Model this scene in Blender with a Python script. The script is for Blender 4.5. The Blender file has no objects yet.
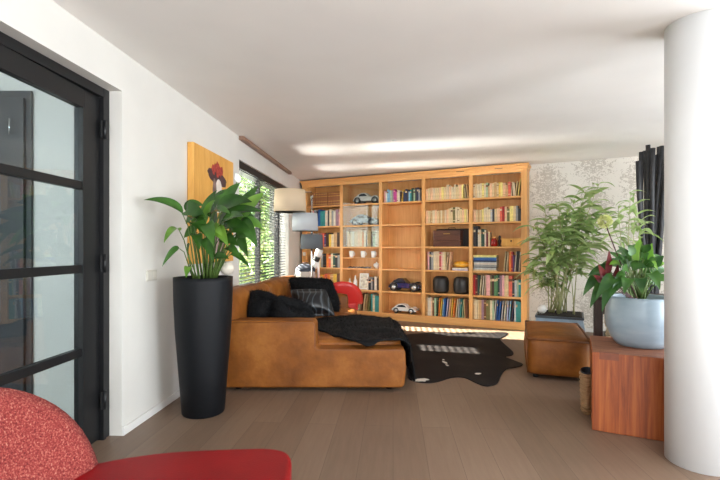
import bpy, bmesh, math, random
from mathutils import Vector, Matrix, noise
R = random.Random(7)
PI = math.pi
SC = bpy.context.scene
COL = SC.collection
F, CX, CY, CH = 440.0, 360.0, 248.0, 1.25
CEIL = 2.56

def W(px, py, Y):
    """point of the room seen in that direction at depth Y"""
    return Vector(((px - CX) / F * Y, Y, CH - (py - CY) / F * Y))

def lin(c):
    return tuple(((v / 255) / 12.92 if v / 255 <= 0.04045 else ((v / 255 + 0.055) / 1.055) ** 2.4) for v in c)

# ------------------------------------------------------------------ materials
MATS = {}
def nodes(name):
    m = bpy.data.materials.new(name); m.use_nodes = True
    nt = m.node_tree; b = nt.nodes['Principled BSDF']
    return m, nt, b
def N(nt, t, **kw):
    n = nt.nodes.new(t)
    for k, v in kw.items():
        if k.startswith('i_'):
            n.inputs[k[2:].replace('_', ' ')].default_value = v
        else: setattr(n, k, v)
    return n
def ramp(nt, stops):
    r = nt.nodes.new('ShaderNodeValToRGB')
    e = r.color_ramp.elements
    while len(e) < len(stops): e.new(0.5)
    for el, (p, c) in zip(e, stops):
        el.position = p; el.color = (*lin(c), 1)
    return r
def plain(name, c, rough=0.6, metal=0.0, var=0.0, scale=12.0, bump=0.0, bscale=80.0, sheen=0.0, coat=0.0, spec=0.5):
    if name in MATS: return MATS[name]
    m, nt, b = nodes(name)
    b.inputs['Base Color'].default_value = (*lin(c), 1)
    b.inputs['Roughness'].default_value = rough
    b.inputs['Metallic'].default_value = metal
    b.inputs['Sheen Weight'].default_value = sheen
    b.inputs['Coat Weight'].default_value = coat
    b.inputs['Specular IOR Level'].default_value = spec
    tc = N(nt, 'ShaderNodeTexCoord')
    if var > 0:
        nz = N(nt, 'ShaderNodeTexNoise'); nz.inputs['Scale'].default_value = scale; nz.inputs['Detail'].default_value = 5
        nt.links.new(tc.outputs['Object'], nz.inputs['Vector'])
        lo = tuple(max(0, v * (1 - var)) for v in c); hi = tuple(min(255, v * (1 + var)) for v in c)
        r = ramp(nt, [(0.3, lo), (0.7, hi)])
        nt.links.new(nz.outputs['Fac'], r.inputs['Fac']); nt.links.new(r.outputs['Color'], b.inputs['Base Color'])
    if bump > 0:
        n2 = N(nt, 'ShaderNodeTexNoise'); n2.inputs['Scale'].default_value = bscale; n2.inputs['Detail'].default_value = 4
        nt.links.new(tc.outputs['Object'], n2.inputs['Vector'])
        bp = N(nt, 'ShaderNodeBump'); bp.inputs['Strength'].default_value = bump; bp.inputs['Distance'].default_value = 0.02
        nt.links.new(n2.outputs['Fac'], bp.inputs['Height']); nt.links.new(bp.outputs['Normal'], b.inputs['Normal'])
    MATS[name] = m
    return m
def wood(name, c1, c2, c3, scale=(1, 12, 12), rough=0.45, wscale=3.0, bump=0.05):
    if name in MATS: return MATS[name]
    m, nt, b = nodes(name)
    tc = N(nt, 'ShaderNodeTexCoord'); mp = N(nt, 'ShaderNodeMapping'); mp.inputs['Scale'].default_value = scale
    nt.links.new(tc.outputs['Object'], mp.inputs['Vector'])
    nz = N(nt, 'ShaderNodeTexNoise'); nz.inputs['Scale'].default_value = wscale; nz.inputs['Detail'].default_value = 8; nz.inputs['Roughness'].default_value = 0.65
    nz.inputs['Distortion'].default_value = 0.6
    nt.links.new(mp.outputs['Vector'], nz.inputs['Vector'])
    r = ramp(nt, [(0.3, c1), (0.5, c2), (0.72, c3)])
    nt.links.new(nz.outputs['Fac'], r.inputs['Fac']); nt.links.new(r.outputs['Color'], b.inputs['Base Color'])
    bp = N(nt, 'ShaderNodeBump'); bp.inputs['Strength'].default_value = bump; bp.inputs['Distance'].default_value = 0.01
    nt.links.new(nz.outputs['Fac'], bp.inputs['Height']); nt.links.new(bp.outputs['Normal'], b.inputs['Normal'])
    b.inputs['Roughness'].default_value = rough
    MATS[name] = m
    return m
def glass_mat(name, tint=(255, 255, 255), refl=1.0, rough=0.0):
    m = bpy.data.materials.new(name); m.use_nodes = True; nt = m.node_tree
    nt.nodes.remove(nt.nodes['Principled BSDF'])
    out = nt.nodes['Material Output']
    tr = N(nt, 'ShaderNodeBsdfTransparent'); tr.inputs['Color'].default_value = (*lin(tint), 1)
    gl = N(nt, 'ShaderNodeBsdfGlossy'); gl.inputs['Roughness'].default_value = rough
    fr = N(nt, 'ShaderNodeFresnel'); ge = N(nt, 'ShaderNodeNewGeometry')
    io = N(nt, 'ShaderNodeMath', operation='MULTIPLY_ADD'); io.inputs[1].default_value = 1 / 1.5 - 1.5; io.inputs[2].default_value = 1.5
    nt.links.new(ge.outputs['Backfacing'], io.inputs[0]); nt.links.new(io.outputs[0], fr.inputs['IOR'])
    mu = N(nt, 'ShaderNodeMath', operation='MULTIPLY'); mu.inputs[1].default_value = refl
    mx = N(nt, 'ShaderNodeMixShader')
    nt.links.new(fr.outputs[0], mu.inputs[0]); nt.links.new(mu.outputs[0], mx.inputs[0])
    nt.links.new(tr.outputs[0], mx.inputs[1]); nt.links.new(gl.outputs[0], mx.inputs[2])
    nt.links.new(mx.outputs[0], out.inputs['Surface'])
    return m
def shade_mat(name, c, trans=0.5):
    m = bpy.data.materials.new(name); m.use_nodes = True; nt = m.node_tree
    nt.nodes.remove(nt.nodes['Principled BSDF']); out = nt.nodes['Material Output']
    d = N(nt, 'ShaderNodeBsdfDiffuse'); d.inputs['Color'].default_value = (*lin(c), 1)
    t = N(nt, 'ShaderNodeBsdfTranslucent'); t.inputs['Color'].default_value = (*lin(c), 1)
    mx = N(nt, 'ShaderNodeMixShader'); mx.inputs[0].default_value = trans
    nt.links.new(d.outputs[0], mx.inputs[1]); nt.links.new(t.outputs[0], mx.inputs[2]); nt.links.new(mx.outputs[0], out.inputs['Surface'])
    return m
def leaf_mat(name, c1, c2, rough=0.35, trans=0.25, scale=6.0):
    if name in MATS: return MATS[name]
    m, nt, b = nodes(name); out = nt.nodes['Material Output']
    tc = N(nt, 'ShaderNodeTexCoord'); nz = N(nt, 'ShaderNodeTexNoise'); nz.inputs['Scale'].default_value = scale
    nt.links.new(tc.outputs['Object'], nz.inputs['Vector'])
    r = ramp(nt, [(0.35, c1), (0.65, c2)]); nt.links.new(nz.outputs['Fac'], r.inputs['Fac'])
    nt.links.new(r.outputs['Color'], b.inputs['Base Color']); b.inputs['Roughness'].default_value = rough
    t = N(nt, 'ShaderNodeBsdfTranslucent'); nt.links.new(r.outputs['Color'], t.inputs['Color'])
    mx = N(nt, 'ShaderNodeMixShader'); mx.inputs[0].default_value = trans
    nt.links.new(b.outputs[0], mx.inputs[1]); nt.links.new(t.outputs[0], mx.inputs[2]); nt.links.new(mx.outputs[0], out.inputs['Surface'])
    MATS[name] = m
    return m

M_wall = plain('white_plaster', (219, 216, 209), 0.85, var=0.012, scale=3, bump=0.03, bscale=60)
M_ceil = plain('ceiling_paint', (238, 234, 229), 0.8, var=0.01, scale=2)
M_col = plain('column_paint', (224, 225, 225), 0.7, var=0.01, scale=3)
M_trim = plain('white_trim', (228, 226, 222), 0.5)
M_black = plain('black_steel', (17, 18, 20), 0.45, var=0.08, scale=20)
M_blackslat = plain('black_blind_slat', (13, 13, 15), 0.42, var=0.05)
M_glass = glass_mat('clear_glass', (244, 248, 248), 1.0)
M_doorglass = glass_mat('door_glass', (226, 233, 235), 1.3)
M_chrome = plain('brushed_chrome', (200, 200, 200), 0.2, metal=1.0)
M_pine = wood('honey_pine', (212, 150, 84), (224, 165, 98), (233, 180, 116), (8, 8, 0.5), 0.42)
M_pineh = wood('honey_pine_shelf', (214, 152, 86), (226, 167, 100), (235, 182, 118), (0.5, 8, 8), 0.42)
M_block = wood('reddish_timber', (110, 46, 14), (148, 72, 26), (176, 98, 44), (14, 14, 0.6), 0.5, 2.4, 0.12)
M_blocktop = wood('reddish_timber_end', (104, 62, 42), (136, 84, 58), (160, 108, 80), (1.2, 9, 9), 0.5, 3.2, 0.12)
M_darkwood = wood('dark_walnut', (30, 18, 14), (44, 27, 21), (58, 36, 28), (9, 9, 0.8), 0.4)
M_panel = wood('painted_panel', (204, 144, 62), (222, 164, 80), (232, 180, 98), (5, 5, 0.8), 0.5)
M_rail = wood('ceiling_rail_wood', (120, 92, 76), (140, 110, 92), (156, 126, 106), (9, 0.8, 9), 0.5)
M_soil = plain('dark_soil', (38, 30, 25), 0.95, var=0.3, scale=60, bump=0.5, bscale=90)
M_planter = plain('matt_black_planter', (12, 14, 18), 0.55, var=0.06, scale=6, spec=0.25)
M_glaze = None
def mk_leather(name, c1, c2, c3):
    m, nt, b = nodes(name)
    tc = N(nt, 'ShaderNodeTexCoord')
    nz = N(nt, 'ShaderNodeTexNoise'); nz.inputs['Scale'].default_value = 3.2; nz.inputs['Detail'].default_value = 7; nz.inputs['Roughness'].default_value = 0.62
    nt.links.new(tc.outputs['Object'], nz.inputs['Vector'])
    r = ramp(nt, [(0.28, c1), (0.52, c2), (0.75, c3)])
    nt.links.new(nz.outputs['Fac'], r.inputs['Fac']); nt.links.new(r.outputs['Color'], b.inputs['Base Color'])
    b.inputs['Roughness'].default_value = 0.5; b.inputs['Specular IOR Level'].default_value = 0.3
    n2 = N(nt, 'ShaderNodeTexNoise'); n2.inputs['Scale'].default_value = 9; n2.inputs['Detail'].default_value = 6
    nt.links.new(tc.outputs['Object'], n2.inputs['Vector'])
    bp = N(nt, 'ShaderNodeBump'); bp.inputs['Strength'].default_value = 0.25; bp.inputs['Distance'].default_value = 0.03
    nt.links.new(n2.outputs['Fac'], bp.inputs['Height']); nt.links.new(bp.outputs['Normal'], b.inputs['Normal'])
    return m
M_leather = mk_leather('cognac_leather', (100, 54, 16), (134, 78, 26), (164, 104, 44))
M_pipe = plain('leather_piping', (118, 66, 24), 0.5, var=0.1)
M_fur = plain('black_fur', (13, 13, 15), 0.75, var=0.3, scale=14, bump=0.3, bscale=120, sheen=0.0, spec=0.25)
M_redleather = plain('red_leather', (126, 6, 14), 0.45, var=0.06, scale=6, bump=0.05, bscale=120, spec=0.25)
M_white = plain('white_ceramic', (232, 230, 224), 0.35)
def mk_boucle():
    m, nt, b = nodes('red_boucle')
    tc = N(nt, 'ShaderNodeTexCoord')
    nz = N(nt, 'ShaderNodeTexNoise'); nz.inputs['Scale'].default_value = 170; nz.inputs['Detail'].default_value = 3; nz.inputs['Roughness'].default_value = 0.7
    nt.links.new(tc.outputs['Object'], nz.inputs['Vector'])
    r = ramp(nt, [(0.34, (92, 18, 20)), (0.47, (130, 40, 36)), (0.58, (156, 72, 62)), (0.72, (188, 138, 118))])
    nt.links.new(nz.outputs['Fac'], r.inputs['Fac']); nt.links.new(r.outputs['Color'], b.inputs['Base Color'])
    b.inputs['Roughness'].default_value = 0.95
    bp = N(nt, 'ShaderNodeBump'); bp.inputs['Strength'].default_value = 0.6; bp.inputs['Distance'].default_value = 0.01
    nt.links.new(nz.outputs['Fac'], bp.inputs['Height']); nt.links.new(bp.outputs['Normal'], b.inputs['Normal'])
    return m
M_boucle = mk_boucle()
def mk_floor():
    m, nt, b = nodes('oak_planks')
    tc = N(nt, 'ShaderNodeTexCoord'); mp = N(nt, 'ShaderNodeMapping'); mp.inputs['Rotation'].default_value = (0, 0, math.radians(90 - 4.3) * -1 + math.radians(0))
    mp.inputs['Rotation'].default_value = (0, 0, math.radians(-(90 - 4.3)))
    nt.links.new(tc.outputs['Object'], mp.inputs['Vector'])
    br = N(nt, 'ShaderNodeTexBrick'); br.offset = 0.37; br.offset_frequency = 2
    br.inputs['Color1'].default_value = (0.2, 0.2, 0.2, 1); br.inputs['Color2'].default_value = (0.8, 0.8, 0.8, 1); br.inputs['Mortar'].default_value = (0.0, 0.0, 0.0, 1)
    br.inputs['Scale'].default_value = 1.0; br.inputs['Brick Width'].default_value = 1.9; br.inputs['Row Height'].default_value = 0.2
    br.inputs['Mortar Size'].default_value = 0.0014; br.inputs['Mortar Smooth'].default_value = 0.1; br.inputs['Bias'].default_value = 0.0
    nt.links.new(mp.outputs['Vector'], br.inputs['Vector'])
    m2 = N(nt, 'ShaderNodeMapping'); m2.inputs['Scale'].default_value = (1.2, 14, 1); nt.links.new(mp.outputs['Vector'], m2.inputs['Vector'])
    nz = N(nt, 'ShaderNodeTexNoise'); nz.inputs['Scale'].default_value = 2.2; nz.inputs['Detail'].default_value = 9; nz.inputs['Roughness'].default_value = 0.65
    nt.links.new(m2.outputs['Vector'], nz.inputs['Vector'])
    big = N(nt, 'ShaderNodeTexNoise'); big.inputs['Scale'].default_value = 1.1; nt.links.new(mp.outputs['Vector'], big.inputs['Vector'])
    a = N(nt, 'ShaderNodeMath', operation='MULTIPLY_ADD'); a.inputs[1].default_value = 0.42
    nt.links.new(nz.outputs['Fac'], a.inputs[0])
    s = N(nt, 'ShaderNodeSeparateColor'); nt.links.new(br.outputs['Color'], s.inputs['Color'])
    k = N(nt, 'ShaderNodeMath', operation='MULTIPLY'); k.inputs[1].default_value = 0.34; nt.links.new(s.outputs['Red'], k.inputs[0])
    k2 = N(nt, 'ShaderNodeMath', operation='MULTIPLY_ADD'); k2.inputs[1].default_value = 0.25; nt.links.new(big.outputs['Fac'], k2.inputs[0]); nt.links.new(k.outputs[0], k2.inputs[2])
    nt.links.new(k2.outputs[0], a.inputs[2])
    r = ramp(nt, [(0.2, (104, 84, 68)), (0.5, (124, 102, 85)), (0.8, (142, 120, 102))])
    nt.links.new(a.outputs[0], r.inputs['Fac'])
    dk = N(nt, 'ShaderNodeMixRGB'); dk.inputs['Color2'].default_value = (*lin((94, 75, 62)), 1)
    nt.links.new(br.outputs['Fac'], dk.inputs['Fac']); nt.links.new(r.outputs['Color'], dk.inputs['Color1'])
    nt.links.new(dk.outputs['Color'], b.inputs['Base Color'])
    b.inputs['Roughness'].default_value = 0.42; b.inputs['Specular IOR Level'].default_value = 0.35
    bp = N(nt, 'ShaderNodeBump'); bp.inputs['Strength'].default_value = 0.06; bp.inputs['Distance'].default_value = 0.01
    nt.links.new(nz.outputs['Fac'], bp.inputs['Height']); nt.links.new(bp.outputs['Normal'], b.inputs['Normal'])
    return m
M_floor = mk_floor()
def mk_damask():
    """damask: mirrored noise ornaments on a half-drop lattice, in object x (along the wall) and z"""
    m, nt, b = nodes('damask_wallpaper')
    tc = N(nt, 'ShaderNodeTexCoord'); sp = N(nt, 'ShaderNodeSeparateXYZ'); nt.links.new(tc.outputs['Object'], sp.inputs[0])
    PX, PZ = 0.31, 0.74
    def mth(op, a, bb=None, c=None):
        n = N(nt, 'ShaderNodeMath', operation=op)
        for i, v in enumerate((a, bb, c)):
            if v is None: continue
            if isinstance(v, (int, float)): n.inputs[i].default_value = v
            else: nt.links.new(v, n.inputs[i])
        return n.outputs[0]
    colid = mth('FLOOR', mth('DIVIDE', mth('ADD', sp.outputs['X'], PX), 2 * PX))
    mx = mth('PINGPONG', sp.outputs['X'], PX)                       # 0 at the motif's axis
    zz = mth('ADD', sp.outputs['Z'], mth('MULTIPLY', mth('MODULO', mth('ABSOLUTE', colid), 2.0), PZ / 2))
    mz = mth('SUBTRACT', mth('MULTIPLY', mth('FRACT', mth('DIVIDE', zz, PZ)), PZ), PZ / 2)
    cmb = N(nt, 'ShaderNodeCombineXYZ'); nt.links.new(mx, cmb.inputs[0]); nt.links.new(mz, cmb.inputs[1]); cmb.inputs[2].default_value = 0.43
    nz = N(nt, 'ShaderNodeTexNoise'); nz.inputs['Scale'].default_value = 24; nz.inputs['Detail'].default_value = 1.5; nz.inputs['Distortion'].default_value = 1.6
    nt.links.new(cmb.outputs[0], nz.inputs['Vector'])
    # lens-shaped envelope round the motif centre
    ex = mth('DIVIDE', mx, 0.27); ez = mth('DIVIDE', mth('ABSOLUTE', mz), 0.35)
    d = mth('ADD', mth('POWER', ex, 1.5), mth('POWER', ez, 1.5))
    env = mth('SUBTRACT', 0.16, mth('MULTIPLY', d, 0.17))
    val = mth('ADD', nz.outputs['Fac'], env)
    r = ramp(nt, [(0.535, (228, 223, 214)), (0.58, (196, 189, 178))])
    nt.links.new(val, r.inputs['Fac']); nt.links.new(r.outputs['Color'], b.inputs['Base Color'])
    b.inputs['Roughness'].default_value = 0.6
    return m
M_paper = mk_damask()

# ------------------------------------------------------------------ mesh builder
class MB:
    def __init__(s): s.bm = bmesh.new(); s.mi = 0
    def add(s, verts, faces, smooth=False):
        vs = [s.bm.verts.new(v) for v in verts]; out = []
        for f in faces:
            try: fc = s.bm.faces.new([vs[i] for i in f])
            except ValueError: continue
            fc.material_index = s.mi; fc.smooth = smooth; out.append(fc)
        return vs
    def box(s, x0, x1, y0, y1, z0, z1, M=None, bev=0.0, seg=2):
        t = bmesh.new()
        bmesh.ops.create_cube(t, size=1)
        for v in t.verts: v.co = Vector((x0 + (v.co.x + .5) * (x1 - x0), y0 + (v.co.y + .5) * (y1 - y0), z0 + (v.co.z + .5) * (z1 - z0)))
        if bev > 0: bmesh.ops.bevel(t, geom=t.edges[:], offset=bev, segments=seg, affect='EDGES', profile=0.5)
        s.merge(t, M, bev > 0 and seg > 2)
    def merge(s, t, M=None, smooth=False):
        t.verts.ensure_lookup_table(); t.faces.ensure_lookup_table(); t.verts.index_update()
        co = [(M @ v.co) if M else v.co.copy() for v in t.verts]
        s.add(co, [[v.index for v in f.verts] for f in t.faces], smooth); t.free()
    def tube(s, pts, r, seg=8, caps=True, smooth=True):
        pts = [Vector(p) for p in pts]; n = len(pts)
        rs = r if isinstance(r, (list, tuple)) else [r] * n
        vs = []; up = Vector((0, 0, 1))
        prev = None
        for i, p in enumerate(pts):
            t = (pts[min(i + 1, n - 1)] - pts[max(i - 1, 0)]).normalized()
            if prev is None:
                a = t.cross(up)
                if a.length < 1e-3: a = t.cross(Vector((1, 0, 0)))
            else: a = prev - t * prev.dot(t)
            a.normalize(); prev = a; b = t.cross(a)
            for k in range(seg):
                an = 2 * PI * k / seg; vs.append(p + (a * math.cos(an) + b * math.sin(an)) * rs[i])
        fs = []
        for i in range(n - 1):
            for k in range(seg):
                k2 = (k + 1) % seg; fs.append((i * seg + k, i * seg + k2, (i + 1) * seg + k2, (i + 1) * seg + k))
        if caps: fs.append(tuple(range(seg))[::-1]); fs.append(tuple((n - 1) * seg + k for k in range(seg)))
        s.add(vs, fs, smooth)
    def lathe(s, prof, seg=32, c=(0, 0, 0), sx=1, sy=1, smooth=True, M=None):
        vs, fs = [], []; c = Vector(c); n = len(prof)
        for (r, z) in prof:
            for k in range(seg):
                a = 2 * PI * k / seg
                v = Vector((max(r, 1e-5) * math.cos(a) * sx, max(r, 1e-5) * math.sin(a) * sy, z)) + c
                vs.append(M @ v if M else v)
        for i in range(n - 1):
            for k in range(seg):
                k2 = (k + 1) % seg; fs.append((i * seg + k, i * seg + k2, (i + 1) * seg + k2, (i + 1) * seg + k))
        if prof[0][0] > 1e-4: fs.append(tuple(range(seg))[::-1])
        if prof[-1][0] > 1e-4: fs.append(tuple((n - 1) * seg + k for k in range(seg)))
        s.add(vs, fs, smooth)
    def prism(s, poly, z0, z1, M=None, bev=0.0, seg=2, axis='z'):
        t = bmesh.new()
        def P(p, z):
            return (p[0], p[1], z) if axis == 'z' else (p[0], z, p[1])
        b = [t.verts.new(P(p, z0)) for p in poly]; u = [t.verts.new(P(p, z1)) for p in poly]
        n = len(poly)
        t.faces.new(b[::-1]); t.faces.new(u)
        for i in range(n): t.faces.new((b[i], b[(i + 1) % n], u[(i + 1) % n], u[i]))
        bmesh.ops.recalc_face_normals(t, faces=t.faces[:])
        if bev > 0: bmesh.ops.bevel(t, geom=[e for e in t.edges if e.calc_face_angle(0) > 0.5], offset=bev, segments=seg, affect='EDGES', profile=0.5, clamp_overlap=True)
        s.merge(t, M, False)
    def soft(s, size, r=0.05, puff=0.02, n=10, M=None, fn=None):
        """a stuffed box centred on the origin"""
        t = bmesh.new(); bmesh.ops.create_cube(t, size=2)
        bmesh.ops.subdivide_edges(t, edges=t.edges[:], cuts=n, use_grid_fill=True)
        h = Vector(size) / 2
        for v in t.verts:
            c = v.co.copy()
            p = Vector((c.x * h.x, c.y * h.y, c.z * h.z))
            q = Vector([max(-(h[i] - r), min(h[i] - r, p[i])) for i in range(3)])
            d = p - q
            if d.length > 1e-6: p = q + d.normalized() * r
            for i in range(3):
                if abs(abs(c[i]) - 1) < 1e-4:
                    j, k = [x for x in range(3) if x != i]
                    p[i] += math.copysign(puff * (1 - c[j] ** 2) * (1 - c[k] ** 2), c[i])
            if fn: p = fn(p, c)
            v.co = p
        s.merge(t, M, True)
    def blade(s, pts, w, fold=0.25, roll=0.0, prof=None, side=None, n=9):
        """a leaf: midrib through pts (smoothed), half width w"""
        pts = [Vector(p) for p in pts]
        def bez(t):
            q = pts[:]
            while len(q) > 1: q = [q[i].lerp(q[i + 1], t) for i in range(len(q) - 1)]
            return q[0]
        vs, fs = [], []
        for i in range(n + 1):
            t = i / n; p = bez(t); tg = (bez(min(1, t + .02)) - bez(max(0, t - .02))).normalized()
            a = side.copy() if side else tg.cross(Vector((0, 0, 1)))
            a = a - tg * a.dot(tg)
            if a.length < 1e-3: a = tg.cross(Vector((0, 1, 0)))
            a.normalize(); nn = a.cross(tg)
            if roll: a = Matrix.Rotation(roll, 3, tg) @ a; nn = a.cross(tg)
            ww = w * (prof(t) if prof else (math.sin(PI * min(1, t ** 0.75)) ** 0.9 if 0 < t < 1 else 0.02))
            ww = max(ww, w * 0.02)
            vs += [p - a * ww + nn * ww * fold, p - a * ww * .5 + nn * ww * fold * .35, p, p + a * ww * .5 + nn * ww * fold * .35, p + a * ww + nn * ww * fold]
        for i in range(n):
            for k in range(4):
                fs.append((i * 5 + k, i * 5 + k + 1, i * 5 + k + 6, i * 5 + k + 5))
        s.add(vs, fs, True)
    def fur(s, count, ln, wd, rng, down=0.5):
        """short hairs rooted all over the faces built so far"""
        s.bm.faces.ensure_lookup_table(); fcs = s.bm.faces[:]
        ar = [f.calc_area() for f in fcs]; s.bm.normal_update()
        picks = rng.choices(fcs, weights=ar, k=count); data = []
        for f in picks:
            v = f.verts; a, b = rng.random(), rng.random()
            if a + b > 1: a, b = 1 - a, 1 - b
            k = rng.randrange(1, len(v) - 1)
            p = v[0].co + (v[k].co - v[0].co) * a + (v[k + 1].co - v[0].co) * b
            d = f.normal * rng.uniform(.4, .9) + Vector((rng.uniform(-.5, .5), rng.uniform(-.5, .5), rng.uniform(-.6, .3) * down * 2))
            d = d.normalized() * ln * rng.uniform(.5, 1.1)
            sd = d.cross(Vector((rng.uniform(-1, 1), rng.uniform(-1, 1), rng.uniform(-1, 1)))).normalized() * wd
            data.append((p - f.normal * .002, d, sd))
        for p, d, sd in data: s.add([p - sd, p + sd, p + d], [(0, 1, 2)])
    def build(s, name, mats, parent=None, loc=None, rot=None, recalc=True):
        if not isinstance(mats, (list, tuple)): mats = [mats]
        if recalc: bmesh.ops.recalc_face_normals(s.bm, faces=s.bm.faces[:])
        me = bpy.data.meshes.new(name); s.bm.to_mesh(me); s.bm.free()
        for m in mats: me.materials.append(m)
        o = bpy.data.objects.new(name, me); COL.objects.link(o)
        if loc is not None: o.location = loc
        if rot is not None: o.rotation_euler = rot
        if parent: o.parent = parent
        return o
def tag(o, label, cat, group=None, kind=None):
    o['label'] = label; o['category'] = cat
    if group: o['group'] = group
    if kind: o['kind'] = kind
    return o
def thing(name, label, cat, loc=(0, 0, 0), rz=0.0, group=None):
    o = bpy.data.objects.new(name, None); COL.objects.link(o); o.empty_display_size = 0.1
    o.location = loc; o.rotation_euler = (0, 0, rz)
    return tag(o, label, cat, group)
def struct(o): o['kind'] = 'structure'; return o
def ident(o): return o
# ------------------------------------------------------------------ the setting
WA = math.radians(4.3)                                   # left wall runs a little to the right as it goes back
WM = Matrix.Translation((-1.804, 0, 0)) @ Matrix.Rotation(-WA, 4, 'Z')   # local y along the wall, local x into the room
WO, WR = (-1.804, 0, 0), (0, 0, -WA)
DOOR0, DOOR1, DOORH = 1.72, 2.935, 2.295
WIN0, WIN1, WINZ0, WINZ1 = 5.17, 7.62, 0.42, 2.29
BA = math.atan2(-1.84, 3.632)
BO = Vector((-1.116, 8.47, 0))
bdir = Vector((math.cos(BA), math.sin(BA), 0)); bdep = Vector((-math.sin(BA), math.cos(BA), 0))
def BL(u, d, z): return BO + bdir * u + bdep * d + Vector((0, 0, z))

m = MB(); m.prism([(-3.6, -3.45), (5.3, -3.45), (5.3, 6.6), (-1.0, 10.0), (-1.33, 9.6), (-1.83, 3.2), (-3.6, 3.2)], -.1, 0); struct(m.build('floor', M_floor))
m = MB(); m.prism([(-3.6, -3.45), (5.3, -3.45), (5.3, 6.6), (-1.0, 10.0), (-1.33, 9.6), (-1.83, 3.2), (-3.6, 3.2)], CEIL, CEIL + 0.15); struct(m.build('ceiling', M_ceil))
m = MB(); T = 0.26
m.box(-T, 0, -3.4, DOOR0, 0, CEIL); m.box(-T, 0, DOOR0, DOOR1, DOORH, CEIL); m.box(-T, 0, DOOR1, WIN0, 0, CEIL)
m.box(-T, 0, WIN0, WIN1, 0, WINZ0); m.box(-T, 0, WIN0, WIN1, WINZ1, CEIL); m.box(-T, 0, WIN1, 9.6, 0, CEIL)
struct(m.build('wall_left', M_wall, loc=WO, rot=WR))
m = MB(); m.box(-0.4, 7.2, 0.0, 0.2, 0, CEIL)
struct(m.build('wall_back', M_paper, loc=BL(0, 0.335, 0), rot=(0, 0, BA)))
# right wall with two large window openings (outside the frame) that let the daylight in
m = MB()
RX = 5.05
m.box(RX, RX + .25, -3.4, -2.6, 0, CEIL); m.box(RX, RX + .25, 0.0, 0.8, 0, CEIL); m.box(RX, RX + .25, 3.6, 6.3, 0, CEIL)
for a, b in ((-2.6, 0.0), (0.8, 3.6)):
    m.box(RX, RX + .25, a, b, 0, 0.25); m.box(RX, RX + .25, a, b, 2.35, CEIL)
struct(m.build('wall_right', M_wall))
m = MB(); YF = -3.2
m.box(-2.6, -1.2, YF - .25, YF, 0, CEIL); m.box(2.6, RX + .25, YF - .25, YF, 0, CEIL); m.box(-1.2, 2.6, YF - .25, YF, 2.35, CEIL); m.box(-1.2, 2.6, YF - .25, YF, 0, .2)
struct(m.build('wall_front', M_wall))
m = MB(); m.box(0, 0.014, DOOR1 + 0.0, 8.9, 0, 0.055, bev=.003)
struct(m.build('baseboard_left', M_trim, loc=WO, rot=WR))
m = MB(); m.box(4.15, 6.2, -0.014, 0, 0, 0.055, bev=.003)
struct(m.build('baseboard_back', M_trim, loc=BL(0, 0.334, 0), rot=(0, 0, BA)))
m = MB(); m.box(0.003, 0.06, 5.15, 7.6, CEIL - .045, CEIL, bev=.004)
o = struct(m.build('trim_1', M_rail, loc=WO, rot=WR)); o['label'] = 'brown wooden rail along the ceiling above the blinds'
# hall behind the glazed door
m = MB(); m.box(-3.45, -1.83, 3.06, 3.2, 0, CEIL); struct(m.build('wall_hall', M_wall))
m = MB(); m.box(-3.6, -3.45, -1.0, 3.2, 0, CEIL); struct(m.build('wall_hall_side', M_wall))
m = MB(); m.box(-3.6, -2.1, -1.2, -1.0, 0, CEIL); struct(m.build('wall_hall_end', M_wall))

# ------------------------------------------------------------------ door_1: black steel frame, glazed leaf, hinges
d = bpy.data.objects.new('door_1', None); COL.objects.link(d); struct(d)
d.matrix_world = WM @ Matrix.Translation((-0.085, DOOR1, 0)) @ Matrix.Rotation(0, 4, 'Z')
m = MB(); f = 0.062
m.box(-.06, 0.0, -f, 0, 0, DOORH, bev=.004); m.box(-.06, 0.0, -(DOOR1 - DOOR0), -(DOOR1 - DOOR0) + f, 0, DOORH, bev=.004); m.box(-.0595, -0.0005, -(DOOR1 - DOOR0) + f, -f, DOORH - .05, DOORH, bev=.004)
m.box(-.052, .008, -f - .012, -f + .014, 0, DOORH - .045)
m.box(-.05, .008, -(DOOR1 - DOOR0) + f, -f, DOORH - .064, DOORH - .046)
m.build('door_frame', M_black, d)
leaf = bpy.data.objects.new('door_leaf', None); COL.objects.link(leaf); leaf.parent = d
leaf.location = (-0.018, -f - .014, 0); leaf.rotation_euler = (0, 0, math.radians(2.2))
LW = DOOR1 - DOOR0 - 2 * f - .03; LT = DOORH - .068; st = .15
m = MB()
m.box(-.045, 0, -st, 0, .01, LT, bev=.003); m.box(-.045, 0, -LW, -LW + st, .01, LT, bev=.003)
m.box(-.0445, -.0005, -LW + st, -st, LT - .115, LT, bev=.003); m.box(-.0445, -.0005, -LW + st, -st, .01, .13, bev=.003)
for z in (0.61, 1.122, 1.634): m.box(-.042, -.003, -LW + st, -st, z - .025, z + .025, bev=.003)
m.box(-.052, .006, -st - .018, -st + .002, .13, LT - .115)
o = m.build('leaf_frame', M_black, leaf)
m = MB(); m.box(-.026, -.020, -LW + st - .005, -st + .005, .12, LT - .11)
o = m.build('pane', M_doorglass, leaf)
for z in (0.26, 1.15, 2.02):
    m = MB(); m.tube([(0.012, -f - .004, z - .06), (0.012, -f - .004, z + .06)], .011, 10); m.box(0.0005, .008, -f - .035, -f + .03, z - .055, z + .055, bev=.002); m.build('hinge', M_black, d)
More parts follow.
